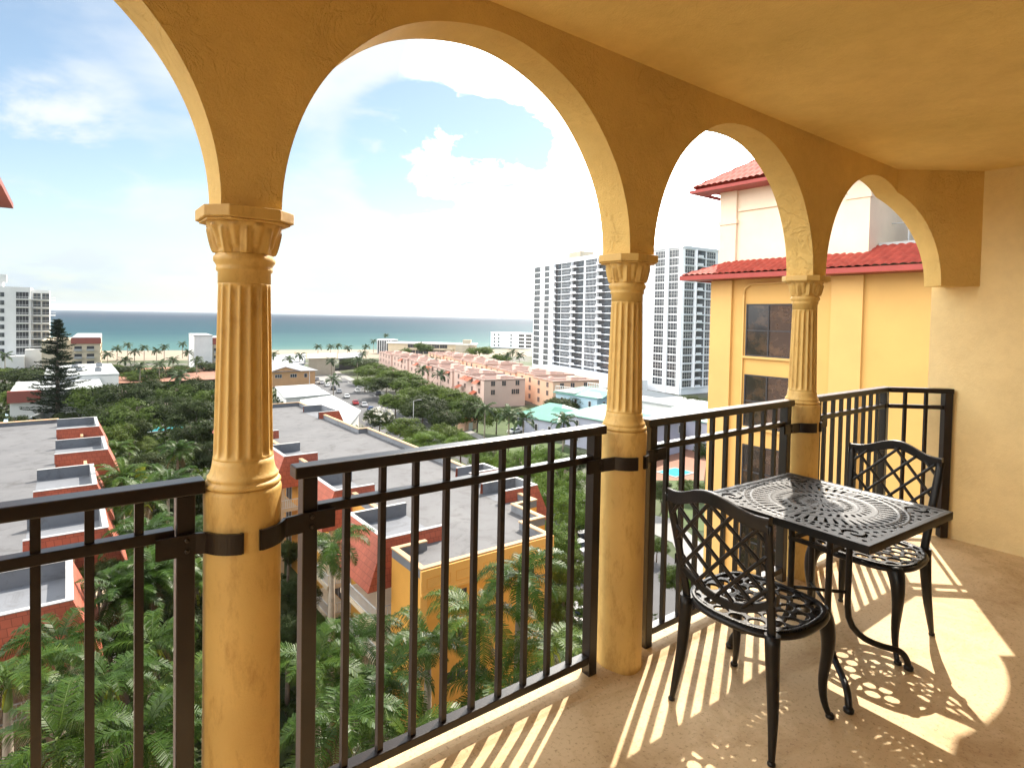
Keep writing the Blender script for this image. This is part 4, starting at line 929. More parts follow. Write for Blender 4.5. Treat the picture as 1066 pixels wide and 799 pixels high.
# ---- cars
def car_mesh():
    prof=[(-2.2,.35),(-2.2,.75),(-2.05,.88),(-1.1,.95),(-.55,1.38),(.75,1.42),(1.45,.98),(2.15,.9),(2.25,.62),(2.2,.35)]
    b=MB(); n=len(prof); w=.86
    def hw(z): return w if z<1 else w-.16*(z-.95)/.45
    for s in(-1,1): b.v+=[(x,s*hw(z),z) for x,z in prof]
    for k in range(n): b.face((k,(k+1)%n,n+(k+1)%n,n+k))
    b.face(list(range(n))[::-1]); b.face([n+k for k in range(n)])
    body=b
    g=MB()
    for s in(-1,1): q=[(-.95,s*(hw(1.0)+.01),1.0),(-.5,s*(hw(1.33)+.012),1.33),(.7,s*(hw(1.36)+.012),1.36),(1.25,s*(hw(1.03)+.01),1.03)]; g.quad(*(q if s<0 else q[::-1]))
    g.quad((-1.08,-.72,.985),(-1.08,.72,.985),(-.6,.62,1.365),(-.6,-.62,1.365)); g.quad((1.43,-.72,1.015),(.82,-.62,1.405),(.82,.62,1.405),(1.43,.72,1.015))
    return body,g
cb,cg=car_mesh(); CARM={}
cgm=cg.mesh('windows',M_cg); whm=MB(); 
whm.tube([(0,-.11,0),(0,.11,0)],.32,14); whm=whm.mesh('wheel',M_tyre)
def car(px,py,ang,colname,col,label,P=None):
    if colname not in CARM: CARM[colname]=cb.mesh('body',mat('car_paint_'+colname,col,.25,.02,1,spec=.6))
    p_=P or at(px,py,ZG); R=empty('parked_car',(p_.x,p_.y,ZG+.04),label,'car','cars parked near the road',ang)
    put(CARM[colname],'body',R); put(cgm,'windows',R)
    for x in(-1.35,1.4):
        for y in(-.8,.8): put(whm,'wheel',R,(x,y,.33))
ca=radians(75)
for a in((335,399.5,ca,'silver',(.5,.5,.52),'silver car parked nearest the orange house'),(340.5,402,ca,'white',(.75,.75,.75),'white car parked beside the silver one by the orange house'),(347,405.5,ca,'black',(.03,.03,.035),'black car parked in the middle of the lot'),(353,409,ca,'grey',(.22,.23,.25),'dark grey car parked in the lot before the white flat roof'),
 (361,414,ca,'white',0,'white car parked near the flowering garden strip'),(370,421,ca,'red',(.35,.03,.03),'red car parked in the lot'),(402,438,ca,'silver',0,'silver car behind the white flowering tree'),(412,446,ca,'white',0,'white car at the end of the lot by the round shrubs'),
 (383,404,radians(70),'grey',0,'grey car on the street beside the trees'),(600,556,radians(80),'black',0,'black car below the trees beside the middle column'),(603,574,radians(80),'grey',0,'grey car behind the black one beside the middle column'),(628,548,radians(80),'white',0,'white car mostly hidden behind the middle column'),
 (598,645,radians(80),'silver',0,'silver car low beside the middle column'),(536,451,radians(10),'white',0,'white car on the lane before the lilac house'),(379,423,ca,'silver',0,'silver car parked just beyond the red one'),(386,428,ca,'blue',(.04,.08,.2),'blue car in the middle row of the lot'),(372,408,ca,'white',0,'white car under the first street trees'),(394,411,radians(70),'black',0,'black car on the street under the trees'),(421,424,radians(70),'silver',0,'silver car on the street near the lamp post'),(330,396,ca,'grey',0,'grey car right beside the orange house wall'),(407,424,ca,'white',0,'white car between planting strip and street')): car(*a)
# street lamps
for k,(x,y) in enumerate(((322,412),(430,455),(556,500))):
    p_=at(x,y,ZG); R=empty('street_lamp',(p_.x,p_.y,ZG),('slender lamp post standing by the white flat roof','slender lamp post by the lot','pale lamp post rising from the trees beside the middle roof')[k],'street lamp','street lamps'); MB().tube([(0,0,0),(0,0,9)],[.14,.08],8).obj('pole',M_cope,R); MB().bar((0,0,9),(1.6,0,9.2),.1).obj('arm',M_cope,R); MB().box(1.3,-.15,9.1,2.2,.15,9.25).obj('lamp_head',M_cope,R)

# ================================================================== VEGETATION
def leaf_quad(mb,c,s,rnd,aspect=.55,tilt=None):
    a=Vector((rnd.gauss(0,1),rnd.gauss(0,1),rnd.gauss(0,.6))).normalized()
    if tilt is not None:
        nn=(tilt+Vector((rnd.gauss(0,.42),rnd.gauss(0,.42),rnd.gauss(0,.42)))).normalized(); a=(a-nn*a.dot(nn)).normalized(); b=nn.cross(a)
    else: b=a.cross(Vector((rnd.gauss(0,1),rnd.gauss(0,1),rnd.gauss(0,1)))).normalized()
    a=a*s; b=b*s*aspect; n=len(mb.v); mb.v+=[tuple(c-a),tuple(c+b*.9),tuple(c+a),tuple(c-b)]; mb.face((n,n+1,n+2,n+3))
def crown(seed,nl,leaf,lobes=14,flat=.75):
    """unit crown: radius ~1, centre at z=0; leaves on clumps over lobes"""
    rnd=random.Random(seed); mb=MB(); L_=[]
    for k in range(lobes):
        a=rnd.uniform(0,2*pi); e=rnd.uniform(-.35,1); rr=rnd.uniform(.35,.72); c=Vector((rr*cos(a)*sqrt(1-min(1,e*e)*.6),rr*sin(a)*sqrt(1-min(1,e*e)*.6),e*.55*flat)); L_.append((c,rnd.uniform(.26,.44)))
    clumps=[]
    for c,r in L_:
        for j in range(26):
            d=Vector((rnd.gauss(0,1),rnd.gauss(0,1),rnd.gauss(.25,.9))).normalized(); clumps.append((c+Vector((d.x,d.y,d.z*.75))*r*rnd.uniform(.82,1.08),rnd.uniform(.06,.12),d))
    per=max(1,nl//len(clumps))
    for c,r,dn in clumps:
        for j in range(per):
            d=Vector((rnd.gauss(0,1),rnd.gauss(0,1),rnd.gauss(0,.7))); leaf_quad(mb,c+d*r*.7,leaf*rnd.uniform(.6,1.25),rnd,tilt=dn*1.0+d*.45+Vector((0,0,.35)))
    return mb
def trunk_mb(seed,h,r,cz):
    rnd=random.Random(seed); mb=MB(); lean=Vector((rnd.uniform(-.06,.06),rnd.uniform(-.06,.06),0))
    mb.tube([(0,0,-.2),(lean.x*h*.3,lean.y*h*.3,h*.3),(lean.x*h,lean.y*h,h*.62)],[r,r*.75,r*.55],8)
    top=Vector((lean.x*h,lean.y*h,h*.6))
    for k in range(6):
        a=rnd.uniform(0,2*pi); e=Vector((cos(a)*cz*.6,sin(a)*cz*.6,h*.28*rnd.uniform(.7,1.2))); mb.tube([top,top+e*.5+Vector((0,0,.2)),top+e],[r*.4,r*.25,r*.08],6)
    return mb
CRN={}
def get_crown(kind,lod,v,m):
    k=(lod,v,m.name)
    if k not in CRN:
        nl,lf={'far':(5200,.055),'mid':(11000,.038),'near':(26000,.024)}[lod]
        CRN[k]=crown(100+v*7,nl,lf,14+v*2).mesh('crown',m)
    return CRN[k]
TR={}
TREEN={}
def tree(pos,h,w,m,label,lod='far',group=None,name='broadleaf_tree',crownh=None,cat='tree'):
    v=random.randrange(3); R=empty(name,(pos[0],pos[1],ZG),label,cat,group,random.uniform(0,6.28))
    ch_=crownh or min(h*.8,w*.8); hz=h-ch_*.5
    put(get_crown('b',lod,v,m),'crown',R,(0,0,hz),sc=(w*.5,w*.5,ch_*.72))
    if h>2.5:
        k=(v,)
        if k not in TR: TR[k]=trunk_mb(v,1,.035,.4).mesh('trunk',M_bark)
        put(TR[k],'trunk',R,(0,0,0),sc=(h*.9,h*.9,h*.9))
    return R
def treepx(px,ptop,wpx,h,m,label,lod='far',group=None,**kw):
    p_=at(px,ptop,ZG+h); D=(p_-EYE).dot(CF); return tree((p_.x,p_.y),h,wpx*D/F_PX,m,label,lod,group,**kw)
def frond(mb,rnd,length,az,el,droop,nlf,lw,ll,hang,mi_leaf=0):
    """arching feather frond"""
    pts=[]; N=10; p_=Vector((0,0,0)); e=el
    for k in range(N+1):
        pts.append(p_.copy()); e-=droop*(.35+1.3*k/N)/N; p_=p_+Vector((cos(az)*cos(e),sin(az)*cos(e),sin(e)))*length/N
    mb.tube(pts,[.035*(1-.8*k/N) for k in range(N+1)],4,False)
    side=Vector((-sin(az),cos(az),0))
    for k in range(nlf):
        t=(k+.6)/nlf; f=.12+.88*t; i=min(N-1,int(f*N)); q=pts[i].lerp(pts[i+1],f*N-i); d=(pts[i+1]-pts[i]).normalized()
        ln=ll*(sin(pi*min(1,.12+.86*t))**.7)*rnd.uniform(.85,1.1)
        for s in(-1,1):
            o=(side*s+d*(.35+.6*t)+Vector((0,0,rnd.uniform(-.15,.35)))).normalized(); mid=q+o*ln*.5; dd=(o+Vector((0,0,-hang*rnd.uniform(.7,1.3)))).normalized(); tip=mid+dd*ln*.5
            w=d*lw*.5; n=len(mb.v); mb.v+=[tuple(q-w),tuple(q+w),tuple(mid+w*1.1),tuple(mid-w*1.1),tuple(tip)]
            mb.face((n,n+1,n+2,n+3)); mb.face((n+3,n+2,n+4))
PM={}
def palm_mesh(kind,v):
    k=(kind,v)
    if k in PM: return PM[k]
    rnd=random.Random(31+v*5+len(kind)); mb=MB()
    if kind=='royal':
        for j in range(17): frond(mb,rnd,rnd.uniform(3.0,3.7),j*2.399+rnd.uniform(-.2,.2),rnd.uniform(.1,1.25)-.02*j,rnd.uniform(1.4,2.1),50,.046,1.0,1.5)
        m=M_palm
    elif kind=='feather':
        for j in range(20): frond(mb,rnd,rnd.uniform(2.6,3.3),j*2.399,1.25-.06*j,rnd.uniform(1.2,1.9),54,.05,.75,.6)
        m=M_palm
    else:
        for j in range(16): frond(mb,rnd,rnd.uniform(2.6,3.4),j*2.399+rnd.uniform(-.3,.3),1.1-.09*j,rnd.uniform(1.0,1.6),16,.19,.85,.8)
        m=M_palmd
    if kind!='coco':
        mb.mi=1
        for j in range(2+v): frond(mb,rnd,2.6,rnd.uniform(0,6.28),-.7,.9,26,.045,.6,1.6)
        mb.mi=2
        for j in range(5): a=rnd.uniform(0,6.28); mb.tube([(0,0,-.5),(.5*cos(a),.5*sin(a),-.55),(.8*cos(a),.8*sin(a),-1.1)],[.05,.07,.03],5)
    PM[k]=mb.mesh('crown',m,M_deadf,M_yell); return PM[k]
PT={}
def palm(pos,zc,kind,label,group=None,scale=1,name='palm_tree'):
    v=random.randrange(2 if kind!='royal' else 3); h=zc-ZG
    R=empty(name,(pos[0],pos[1],ZG),label,'palm tree',group,random.uniform(0,6.28))
    put(palm_mesh(kind,v),'crown',R,(0,0,h),sc=scale)
    lean=random.uniform(-.04,.04)*h if kind=='coco' else 0
    mb=MB(); r=.24 if kind=='royal' else .17
    mb.tube([(lean,0,-.1),(lean*.7,0,h*.2),(lean*.2,0,h*.6),(0,0,h-(1.4 if kind=='royal' else .1))],[r*1.3,r,r*1.05,r*.7],8); mb.obj('trunk',M_pbark,R)
    if kind=='royal': MB().tube([(0,0,h-1.4),(0,0,h-1.1),(0,0,h-.3),(0,0,h+.1)],[.17,.19,.14,.07],8).obj('crownshaft',M_shaft,R)
    return R
def palmD(px,py,D,kind,label,group=None,scale=1):
    p_=deep(px,py,D); 
    return palm((p_.x,p_.y),max(p_.z,ZG+1.2),kind,label,group,scale)
def palmG(px,pyc,h,kind,label,group=None,scale=1):
    p_=at(px,pyc,ZG+h); return palm((p_.x,p_.y),ZG+h,kind,label,group,scale)
# foreground royal palms
G1='royal palms below the balcony'
for a in ((8,705,25,'leftmost royal palm, its fronds at the lower left edge'),(62,668,30,'royal palm between the first railing bars, against the red parapet box'),(60,770,21,'royal palm low at the bottom left corner'),(112,706,25,'royal palm seen between the third and fourth bars at left'),(158,668,31,'royal palm left of the thick post, upper one'),(150,765,22,'royal palm left of the thick post at the bottom edge'),(196,720,27,'royal palm behind the thick post left of the large column'),
    (330,690,27,'royal palm just right of the large column, behind the post'),(352,752,22,'royal palm at the bottom right of the large column'),(372,668,33,'royal palm below the white balconies'),(405,702,27,'royal palm between the third and fourth bars of the middle railing'),(446,668,31,'royal palm in front of the left edge of the ochre facade'),(425,772,24,'royal palm low behind the middle railing near the floor edge'),
    (497,640,30,'royal palm in front of the middle of the ochre facade'),(541,598,31,'tallest royal palm before the ochre facade, below the roof corner'),(574,668,30,'royal palm at the right end of the ochre facade'),(346,566,40,'dark royal palm beside the white balconies, highest near the second red box'),(516,716,28,'royal palm crown low before the ochre facade'),
    (595,708,33,'royal palm low beside the right post of the middle railing')): palmD(a[0],a[1],a[2],'royal',a[3],G1,.86)
G2='garden palms between the two apartment blocks'
for a in ((147,520,52,'garden palm above the left railing end'),(175,505,60,'garden palm left of the large column at rail height'),(128,500,60,'garden palm beside the fourth red box'),(185,470,85,'palm with yellowed fronds left of the large column'),(150,560,45,'garden palm just under the left top rail'),(195,560,48,'garden palm beside the thick left post under the rail'),(128,620,38,'garden palm beside the fifth red box'),(205,610,42,'garden palm between thick post and large column'),(120,470,80,'garden palm right of the second red box'),(160,600,40,'garden palm in the shade below the left middle rail')): palmD(a[0],a[1],a[2],'feather',a[3],G2,1.1)
# beach and street palms
bp=[(112,366),(122,360),(133,356),(140,363),(150,359),(163,362),(171,358),(190,355),(196,364),(214,352),(223,359),(130,372),(146,378),(166,376),(180,372),(205,372)]
for k,(x,y) in enumerate(bp): palmG(x,y+3,9,'coco','%s beach palm from the left between beige block and large column'%ORD[k],'palms along the beach',1.15)
bp=[(285,366),(301,371),(312,367),(331,358),(344,358),(352,357),(362,359),(345,373),(381,358),(389,352),(378,365),(402,346),(372,372)]
for k,(x,y) in enumerate(bp): palmG(x,y+3,9 if y>350 else 12,'coco','%s beach palm from the left beyond the large column'%ORD[k],'palms along the beach',1.15)
for a in ((5,366,11,'palm before the white tower at the left edge'),(187,388,11,'brown-skirted palm before the terracotta court'),(347,391,7,'lone small palm on the pale plaza'),(452,371,9,'palm before the pink townhouses, left one'),(459,386,9.5,'broad palm before the pink townhouses, in the middle'),(505,421,8,'palm beside the end of the front pink row'),(545,432,8,'full round-headed palm above the middle railing'),(530,428,8.5,'bare-looking palm left of the round-headed palm'),(587,434,7,'palm standing before the lilac house'),(440,381,9,'palm among the street trees before the pink row'),(534,362,10,'palm by the white block'),(541,366,10,'palm between the white block and the wide tower'),(528,366,9,'low palm left of the palms at the white block')):
    palmG(a[0],a[1]+4,a[2],'coco',a[3],'palms among the houses',1.2)
# broadleaf trees
G3='dark trees behind the left apartment block'
dark=[(98,402,50,10),(125,398,56,11),(152,393,58,11),(182,398,54,10),(210,392,46,11),(110,420,54,9),(140,416,66,10),(172,412,60,10),(202,415,60,10),(112,440,50,9),(205,436,56,9),(136,436,40,8.5),(222,405,40,10)]
for k,(x,y,w,h) in enumerate(dark): treepx(x,y,w,h,M_leafd if k%3 else M_leaf,'%s tree from the left %s row of the dark grove'%(ORD[k] ,'in the far' if y<405 else 'in the near'),'mid',G3)
for k,(x,y,w,h) in enumerate(((6,398,46,9),(22,404,40,8),(10,430,30,6),(44,420,22,4),(28,384,46,7),(2,383,36,7),(70,428,24,4))): treepx(x,y,w,h,M_leaf if k%2 else M_leafd,'%s green tree of the group left of the pine, from the left edge'%ORD[k],'far','trees left of the pine')
for k,(x,y,w,h) in enumerate(((108,378,34,6),(126,380,40,7),(148,384,40,7),(170,382,36,7),(192,380,34,6),(218,376,36,7),(232,398,30,8))): treepx(x,y,w,h,M_leafd if k%2 else M_leaf,'%s small bushy tree before the beach, from the left'%ORD[k],'far','small trees before the beach')
G4='street trees before the pink townhouses'
st=[(375,372,44,8),(392,378,48,9),(412,384,50,9),(402,392,46,8),(428,390,50,9),(452,398,48,9),(440,410,50,8.5),(470,404,50,9),(486,412,44,8),(462,424,40,8),(428,402,40,8),(420,372,30,7),(497,418,34,8),(380,392,26,6),(412,408,40,8)]
for k,(x,y,w,h) in enumerate(st): treepx(x,y,w,h,M_leaf if k%3 else M_leafd,'%s street tree from the road end before the pink townhouses'%ORD[k],'mid',G4)
G5='bushes and trees right of the middle roof'
rt=[(395,425,38,7,M_leafd,'round dark tree with white blossoms beside the middle roof edge'),(432,418,42,7,M_leafd,'dark round tree behind the middle roof, left of the grey-leaved one'),(445,413,50,6.5,M_grey_l,'large grey-leaved tree by the road'),(423,434,44,7,M_leaf,'green tree between the grey-leaved tree and the roof edge'),(445,448,52,7,M_leafb,'bright green shrub behind the middle top rail, left'),(480,452,50,7,M_leafb,'bright green shrub behind the middle top rail, centre'),(465,440,40,6.5,M_leaf,'mid green shrub right of the grey-leaved tree'),
 (512,462,52,7.5,M_leafb,'bright tree just under the top rail, left of the dark one'),(560,462,60,8,M_leafb,'bright tree just under the top rail by the post'),(538,470,60,8,M_leafb,'broad bright tree right of the middle roof'),(585,480,64,8.5,M_leafb,'bright tree beside the post, upper one'),(560,500,70,8.5,M_leafb,'bright tree behind the ochre roof corner'),(600,512,66,8.5,M_leafb,'bright tree by the post in the middle of its height'),(575,540,66,8,M_leafb,'bright green tree next to the roof corner box'),
 (596,470,36,9,M_leafd,'dark tree behind the right end of the middle railing'),(614,466,34,8,M_grey_l,'dull grey-green tree next to the middle column'),(595,575,50,7,M_leaf,'tree low beside the middle railing post, above the cars'),(588,610,54,7,M_leaf,'tree at the right of the ochre facade foot'),(600,650,54,6,M_leafd,'dark shrub low behind the right post of the middle railing'),(517,424,36,7,M_leaf,'green tree on the lawn before the front pink row'),(476,425,26,6,M_leaf,'slim tree beside the sidewalk'),
 (690,500,30,5,M_leafd,'dark shrub by the small pool'),(684,560,24,3,M_leaf,'low shrub by the garden path, through the right railing'),(706,590,40,5,M_leaf,'leafy shrub at the bottom of the right railing'),(722,500,36,3.5,M_leaf,'low hedge bush right of the pool'),(585,412,46,7,M_leafd,'dark tree between the pink row and the blue house'),(560,425,36,6,M_leaf,'tree behind the lilac house'),(612,402,40,7,M_leafd,'dark tree behind the blue house'),(722,412,24,6,M_leafd,'tree at the foot of the right tower'),(735,460,26,8,M_leafd,'dark tree beside the corner of the yellow wing')]
rl=[]
for x,y,w,h,m,l in rt: rl.append(treepx(x,y,w,h,m,l,'near' if y>445 else 'mid',G5))
# white blossoms on the first one
R=rl[0]; p_=R; rnd=random.Random(4); mb=MB()
crw=[c for c in COL.objects if c.parent==R and c.name.startswith('crown')][0]
for k in range(90):
    d=Vector((rnd.gauss(0,1),rnd.gauss(0,1),abs(rnd.gauss(.2,.8)))).normalized(); c=Vector(crw.location)+Vector((d.x*crw.scale[0]*.85,d.y*crw.scale[1]*.85,d.z*crw.scale[2]*.72)); 
    for j in range(5): leaf_quad(mb,c+Vector((rnd.gauss(0,.15),rnd.gauss(0,.15),rnd.gauss(0,.12))),.26,rnd,.9)
mb.obj('blossom',M_flower,R)
# trees behind the pink rows / at tower feet
for k,(x,y,w,h) in enumerate(((500,360,30,10),(512,372,24,8),(522,368,24,8),(548,384,30,6),(566,386,36,6),(585,388,30,6),(440,356,26,11),(640,404,36,7),(420,362,20,9),(606,396,26,6))): treepx(x,y,w,h,M_leafd if k%2 else M_leaf,'%s small tree from the left among those behind the pink townhouses'%ORD[k],'far','trees behind the pink townhouses')
# garden shrubs between blocks
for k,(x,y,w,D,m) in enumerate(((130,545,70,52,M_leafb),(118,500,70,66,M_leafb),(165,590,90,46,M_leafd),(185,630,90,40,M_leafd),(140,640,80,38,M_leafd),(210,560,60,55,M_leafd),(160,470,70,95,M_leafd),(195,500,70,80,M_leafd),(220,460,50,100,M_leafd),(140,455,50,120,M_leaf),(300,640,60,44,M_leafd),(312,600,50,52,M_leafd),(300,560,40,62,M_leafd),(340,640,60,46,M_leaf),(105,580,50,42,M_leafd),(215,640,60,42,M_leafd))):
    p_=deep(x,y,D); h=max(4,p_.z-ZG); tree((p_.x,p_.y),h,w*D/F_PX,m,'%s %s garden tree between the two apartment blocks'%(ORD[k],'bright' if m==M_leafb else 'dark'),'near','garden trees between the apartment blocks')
p_=deep(147,482,70); tree((p_.x,p_.y),p_.z-ZG,2.2,M_yell,'slim bright yellow croton shrub right of the red boxes','mid',None,name='croton_shrub',crownh=7,cat='shrub')
# norfolk pine
def pine():
    b_=at(60,441,ZG); R=empty('norfolk_pine',(b_.x,b_.y,ZG),'tall dark layered pine standing before the left tower','tree'); H=27.2; rnd=random.Random(5)
    MB().tube([(0,0,0),(0,0,H*.5),(0,0,H)],[.55,.35,.06],8).obj('trunk',M_bark,R); mb=MB(); z=3
    while z<H-.2:
        f=(z/H); rad=8.6*(1-f)**.66 if f>.15 else 5.5
        rad=max(.5,rad*rnd.uniform(.55,1.12)); a=rnd.uniform(0,2*pi); N=max(4,int(rad*1.7)); cv=rnd.uniform(.10,.34); a2=rnd.uniform(-.35,.35)
        pts=[]
        for i in range(0,N+1):
            t=i/N; aa=a+a2*t; pts.append(Vector((cos(aa)*rad*t,sin(aa)*rad*t,z+cv*rad*t*t*.55-.12*t*rad*.5)))
        mb.tube([pts[0],pts[N//2],pts[N]],[.08,.05,.02],4,False)
        for i in range(1,N+1):
            t=i/N; c=pts[i]; dirv=(pts[i]-pts[i-1]).normalized(); sd2=Vector((-dirv.y,dirv.x,0))
            for j in range(13):
                w_=rnd.gauss(0,.55*(1.1-.6*t)); off=sd2*w_+dirv*rnd.uniform(-.3,.3)+Vector((0,0,rnd.gauss(.04,.10))); d=(dirv*.8+sd2*math.copysign(.7,w_)+Vector((0,0,rnd.gauss(.3,.3)))).normalized()*.34; w=d.cross(Vector((rnd.gauss(0,.5),rnd.gauss(0,.5),1))).normalized()*.10
                q=c+off; n=len(mb.v); mb.v+=[tuple(q-d),tuple(q+w),tuple(q+d),tuple(q-w)]; mb.face((n,n+1,n+2,n+3))
        z+=.085+.03*rnd.random()
    mb.obj('crown',M_pine,R)
pine()
# undergrowth : uncountable ground cover between and around the blocks
def cover(name,regions,m,dens,leaf,seed,hmax):
    rnd=random.Random(seed); mb=MB()
    for (x0,y0,x1,y1) in regions:
        n=int((x1-x0)*(y1-y0)*dens)
        for k in range(n):
            x=rnd.uniform(x0,x1); y=rnd.uniform(y0,y1); b=.5+.5*sin(x*.9+1.3*sin(y*.5))*sin(y*.8+x*.21); z=ZG+rnd.uniform(.1,.5)+hmax*b*rnd.uniform(.7,1)
            leaf_quad(mb,Vector((x,y,z)),leaf*rnd.uniform(.6,1.3),rnd)
    o=mb.obj(name,m); o['kind']='stuff'; tag(o,cat='ground cover'); return o
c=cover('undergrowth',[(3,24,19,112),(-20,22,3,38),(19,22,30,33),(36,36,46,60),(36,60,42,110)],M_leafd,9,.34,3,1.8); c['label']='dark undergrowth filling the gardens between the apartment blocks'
c=cover('hedge_planting',[(-30,114,34,190),(40,110,60,150)],M_leaf,1.6,.55,4,2.2); c['label']='mid green planting behind the grey roofs'
c=cover('ground_cover',[(20,190,62,330),(-60,190,20,360)],M_leafd,.6,.8,5,2.5); c['label']='low dark greenery spread between the beach houses'

# ================================================================== LIGHT, SKY, CAMERA
SUN_AZ=radians(29.5); SUN_EL=radians(46.5)
sd=Vector((cos(SUN_AZ)*cos(SUN_EL),sin(SUN_AZ)*cos(SUN_EL),sin(SUN_EL)))
sl=bpy.data.lights.new('sun','SUN'); sl.energy=2.0; sl.angle=radians(.53); sl.color=(1,.91,.78); so=bpy.data.objects.new('sun',sl); COL.objects.link(so); so.rotation_euler=sd.to_track_quat('Z','Y').to_euler()
W=bpy.data.worlds.new('World'); SC.world=W; W.use_nodes=True; t=W.node_tree; bg=t.nodes['Background']; out=t.nodes['World Output']
sky=t.nodes.new('ShaderNodeTexSky'); sky.sky_type='NISHITA'; sky.sun_disc=False; sky.sun_elevation=SUN_EL; sky.sun_rotation=pi/2-SUN_AZ; sky.air_density=1; sky.dust_density=.4; sky.ozone_density=1.5
bg.inputs[1].default_value=.13
tc=t.nodes.new('ShaderNodeTexCoord'); sp=t.nodes.new('ShaderNodeSeparateXYZ'); L(t,tc.outputs['Generated'],sp.inputs[0])
def mth(op,a,b=None,c=None,clamp=False):
    n=t.nodes.new('ShaderNodeMath'); n.operation=op; n.use_clamp=clamp
    for i,x in enumerate((a,b,c)):
        if x is None: continue
        if isinstance(x,(int,float)): n.inputs[i].default_value=x
        else: L(t,x,n.inputs[i])
    return n.outputs[0]
zz=mth('MAXIMUM',sp.outputs[2],0.0); den=mth('ADD',zz,.22)
cb_=t.nodes.new('ShaderNodeCombineXYZ'); L(t,mth('DIVIDE',sp.outputs[0],den),cb_.inputs[0]); L(t,mth('DIVIDE',sp.outputs[1],den),cb_.inputs[1])
def wn(scale,det,off=(0,0,0),dist=.0,rough=.55):
    mp=t.nodes.new('ShaderNodeMapping'); mp.inputs['Location'].default_value=off; L(t,cb_.outputs[0],mp.inputs[0]); n=t.nodes.new('ShaderNodeTexNoise'); n.inputs['Scale'].default_value=scale; n.inputs['Detail'].default_value=det; n.inputs['Distortion'].default_value=dist; n.inputs['Roughness'].default_value=rough; L(t,mp.outputs[0],n.inputs['Vector']); return n.outputs['Fac']
n1=wn(1.05,9,(3.1,.4,0),.25,.56); n2=wn(4.2,6,(0,2,1),.3)
# thicker cloud towards the sun side
dt=t.nodes.new('ShaderNodeVectorMath'); dt.operation='DOT_PRODUCT'; L(t,tc.outputs['Generated'],dt.inputs[0]); dt.inputs[1].default_value=(cos(SUN_AZ+.15)*.97,sin(SUN_AZ+.15)*.97,.25)
sunny=mth('MULTIPLY_ADD',dt.outputs['Value'],1.5,-1.02)
cl=mth('ADD',mth('ADD',n1,mth('MULTIPLY',mth('SUBTRACT',n2,.5),.22)),mth('MULTIPLY',mth('MAXIMUM',sunny,-.2),.62))
mr=t.nodes.new('ShaderNodeMapRange'); mr.interpolation_type='SMOOTHSTEP'; mr.inputs[1].default_value=.40; mr.inputs[2].default_value=.70
# haze near the horizon
hz=mth('POWER',mth('SUBTRACT',1.0,mth('MINIMUM',mth('MULTIPLY',zz,4.0),1.0)),2.0)
def dirdot(px,py,a,b):
    v=ray(px,py).normalized(); n=t.nodes.new('ShaderNodeVectorMath'); n.operation='DOT_PRODUCT'; L(t,tc.outputs['Generated'],n.inputs[0]); n.inputs[1].default_value=v
    m=t.nodes.new('ShaderNodeMapRange'); m.interpolation_type='SMOOTHSTEP'; m.inputs[1].default_value=a; m.inputs[2].default_value=b; L(t,n.outputs['Value'],m.inputs[0]); return m.outputs[0]
gap=mth('MAXIMUM',dirdot(440,158,.990,.9996),dirdot(515,150,.992,.9997)); n3=wn(2.3,8,(5,1,0),.4,.6)
rag=mth('MULTIPLY',mth('SUBTRACT',n3,.5),1.5)
cl2=mth('SUBTRACT',cl,mth('MULTIPLY',gap,mth('ADD',.40,mth('MULTIPLY',rag,2.2))))
puff=mth('MAXIMUM',dirdot(28,160,.986,.9998),dirdot(15,230,.988,.9998))
cl2=mth('ADD',mth('SUBTRACT',cl2,mth('MULTIPLY',dirdot(95,215,.95,.985),.10)),mth('MULTIPLY',puff,mth('ADD',.12,rag)))
L(t,cl2,mr.inputs[0])
s0_=t.nodes.new('ShaderNodeMix'); s0_.data_type='RGBA'; s0_.blend_type='MULTIPLY'; s0_.inputs[0].default_value=1; L(t,sky.outputs[0],s0_.inputs[6]); s0_.inputs[7].default_value=(.35,.33,.29,1)
dn=t.nodes.new('ShaderNodeVectorMath'); dn.operation='DOT_PRODUCT'; L(t,tc.outputs['Generated'],dn.inputs[0]); dn.inputs[1].default_value=Vector((-1,.15,.25)).normalized()  # bright cloud bank added out of frame at left to light the balcony
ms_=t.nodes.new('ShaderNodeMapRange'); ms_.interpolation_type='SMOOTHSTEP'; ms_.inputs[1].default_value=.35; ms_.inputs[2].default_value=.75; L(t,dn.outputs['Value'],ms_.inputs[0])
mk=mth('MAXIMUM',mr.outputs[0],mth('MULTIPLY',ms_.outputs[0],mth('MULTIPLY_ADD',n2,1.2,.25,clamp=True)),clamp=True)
cc=t.nodes.new('ShaderNodeMix'); cc.data_type='RGBA'; L(t,mth('MAXIMUM',mth('MULTIPLY_ADD',sunny,4.5,-1.50,clamp=True),mth('MULTIPLY',ms_.outputs[0],.21)),cc.inputs[0]); cc.inputs[6].default_value=(1.72,1.80,1.84,1); cc.inputs[7].default_value=(42,41,38.5,1)
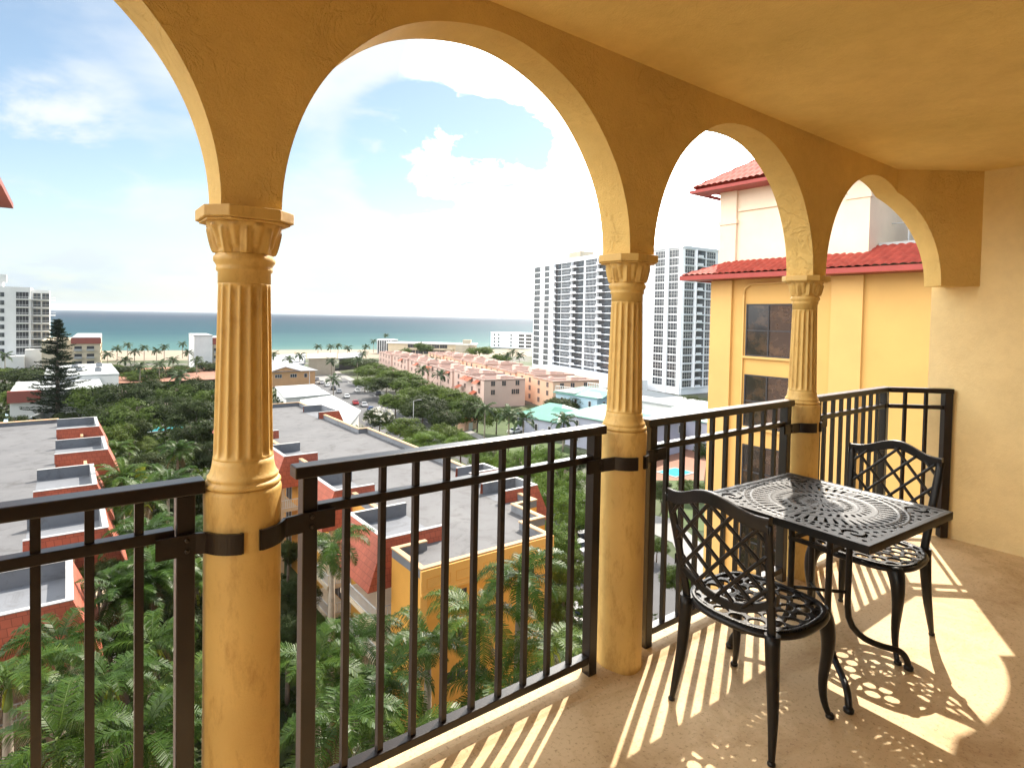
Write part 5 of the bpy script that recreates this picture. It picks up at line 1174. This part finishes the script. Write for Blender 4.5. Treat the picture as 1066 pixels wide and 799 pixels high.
mc=t.nodes.new('ShaderNodeMix'); mc.data_type='RGBA'; L(t,mth('MULTIPLY',mk,.90),mc.inputs[0]); L(t,s0_.outputs[2],mc.inputs[6]); L(t,cc.outputs[2],mc.inputs[7])
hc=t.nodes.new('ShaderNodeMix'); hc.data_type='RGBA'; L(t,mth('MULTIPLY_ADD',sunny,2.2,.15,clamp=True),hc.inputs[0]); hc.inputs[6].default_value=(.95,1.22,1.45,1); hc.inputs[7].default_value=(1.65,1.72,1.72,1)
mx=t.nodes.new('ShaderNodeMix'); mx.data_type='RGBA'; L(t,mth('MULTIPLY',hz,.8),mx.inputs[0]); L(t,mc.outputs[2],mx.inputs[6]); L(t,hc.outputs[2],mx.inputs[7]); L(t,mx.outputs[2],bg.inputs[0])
CLOUD=mx
hm=bpy.data.materials.new('haze_air'); hm.use_nodes=True; ht=hm.node_tree; ht.nodes.clear(); ho=ht.nodes.new('ShaderNodeOutputMaterial'); hv=ht.nodes.new('ShaderNodeVolumePrincipled'); hv.inputs['Color'].default_value=(.86,.92,.98,1); hv.inputs['Density'].default_value=.00004; hv.inputs['Anisotropy'].default_value=.2; ht.links.new(hv.outputs[0],ho.inputs['Volume'])
hb=MB().box(-70000,-20000,ZG-2,70000,70000,42).obj('haze',hm); hb['kind']='stuff'; hb['label']='thin pale sea haze over the whole view'; hb['category']='haze'
cam=bpy.data.cameras.new('camera'); co=bpy.data.objects.new('camera',cam); COL.objects.link(co)
M4=Matrix.Identity(4)
for i,v in enumerate((CR_ if False else _rt*cos(ROLL)+_u2*sin(ROLL),CU,-CF)):
    for j in range(3): M4[j][i]=v[j]
M4.translation=EYE; co.matrix_world=M4
cam.lens=F_PX/1066*36; cam.sensor_width=36; cam.sensor_fit='HORIZONTAL'; cam.shift_y=-(399.5-CY)/1066; cam.clip_start=.02; cam.clip_end=80000
SC.camera=co
vs=SC.view_settings; vs.view_transform='Standard'; vs.look='None'; vs.gamma=1; vs.exposure=2.2
SC.render.resolution_x=1024; SC.render.resolution_y=767
SC.render.engine='CYCLES'; SC.cycles.max_bounces=8; SC.cycles.diffuse_bounces=5; SC.cycles.transparent_max_bounces=6
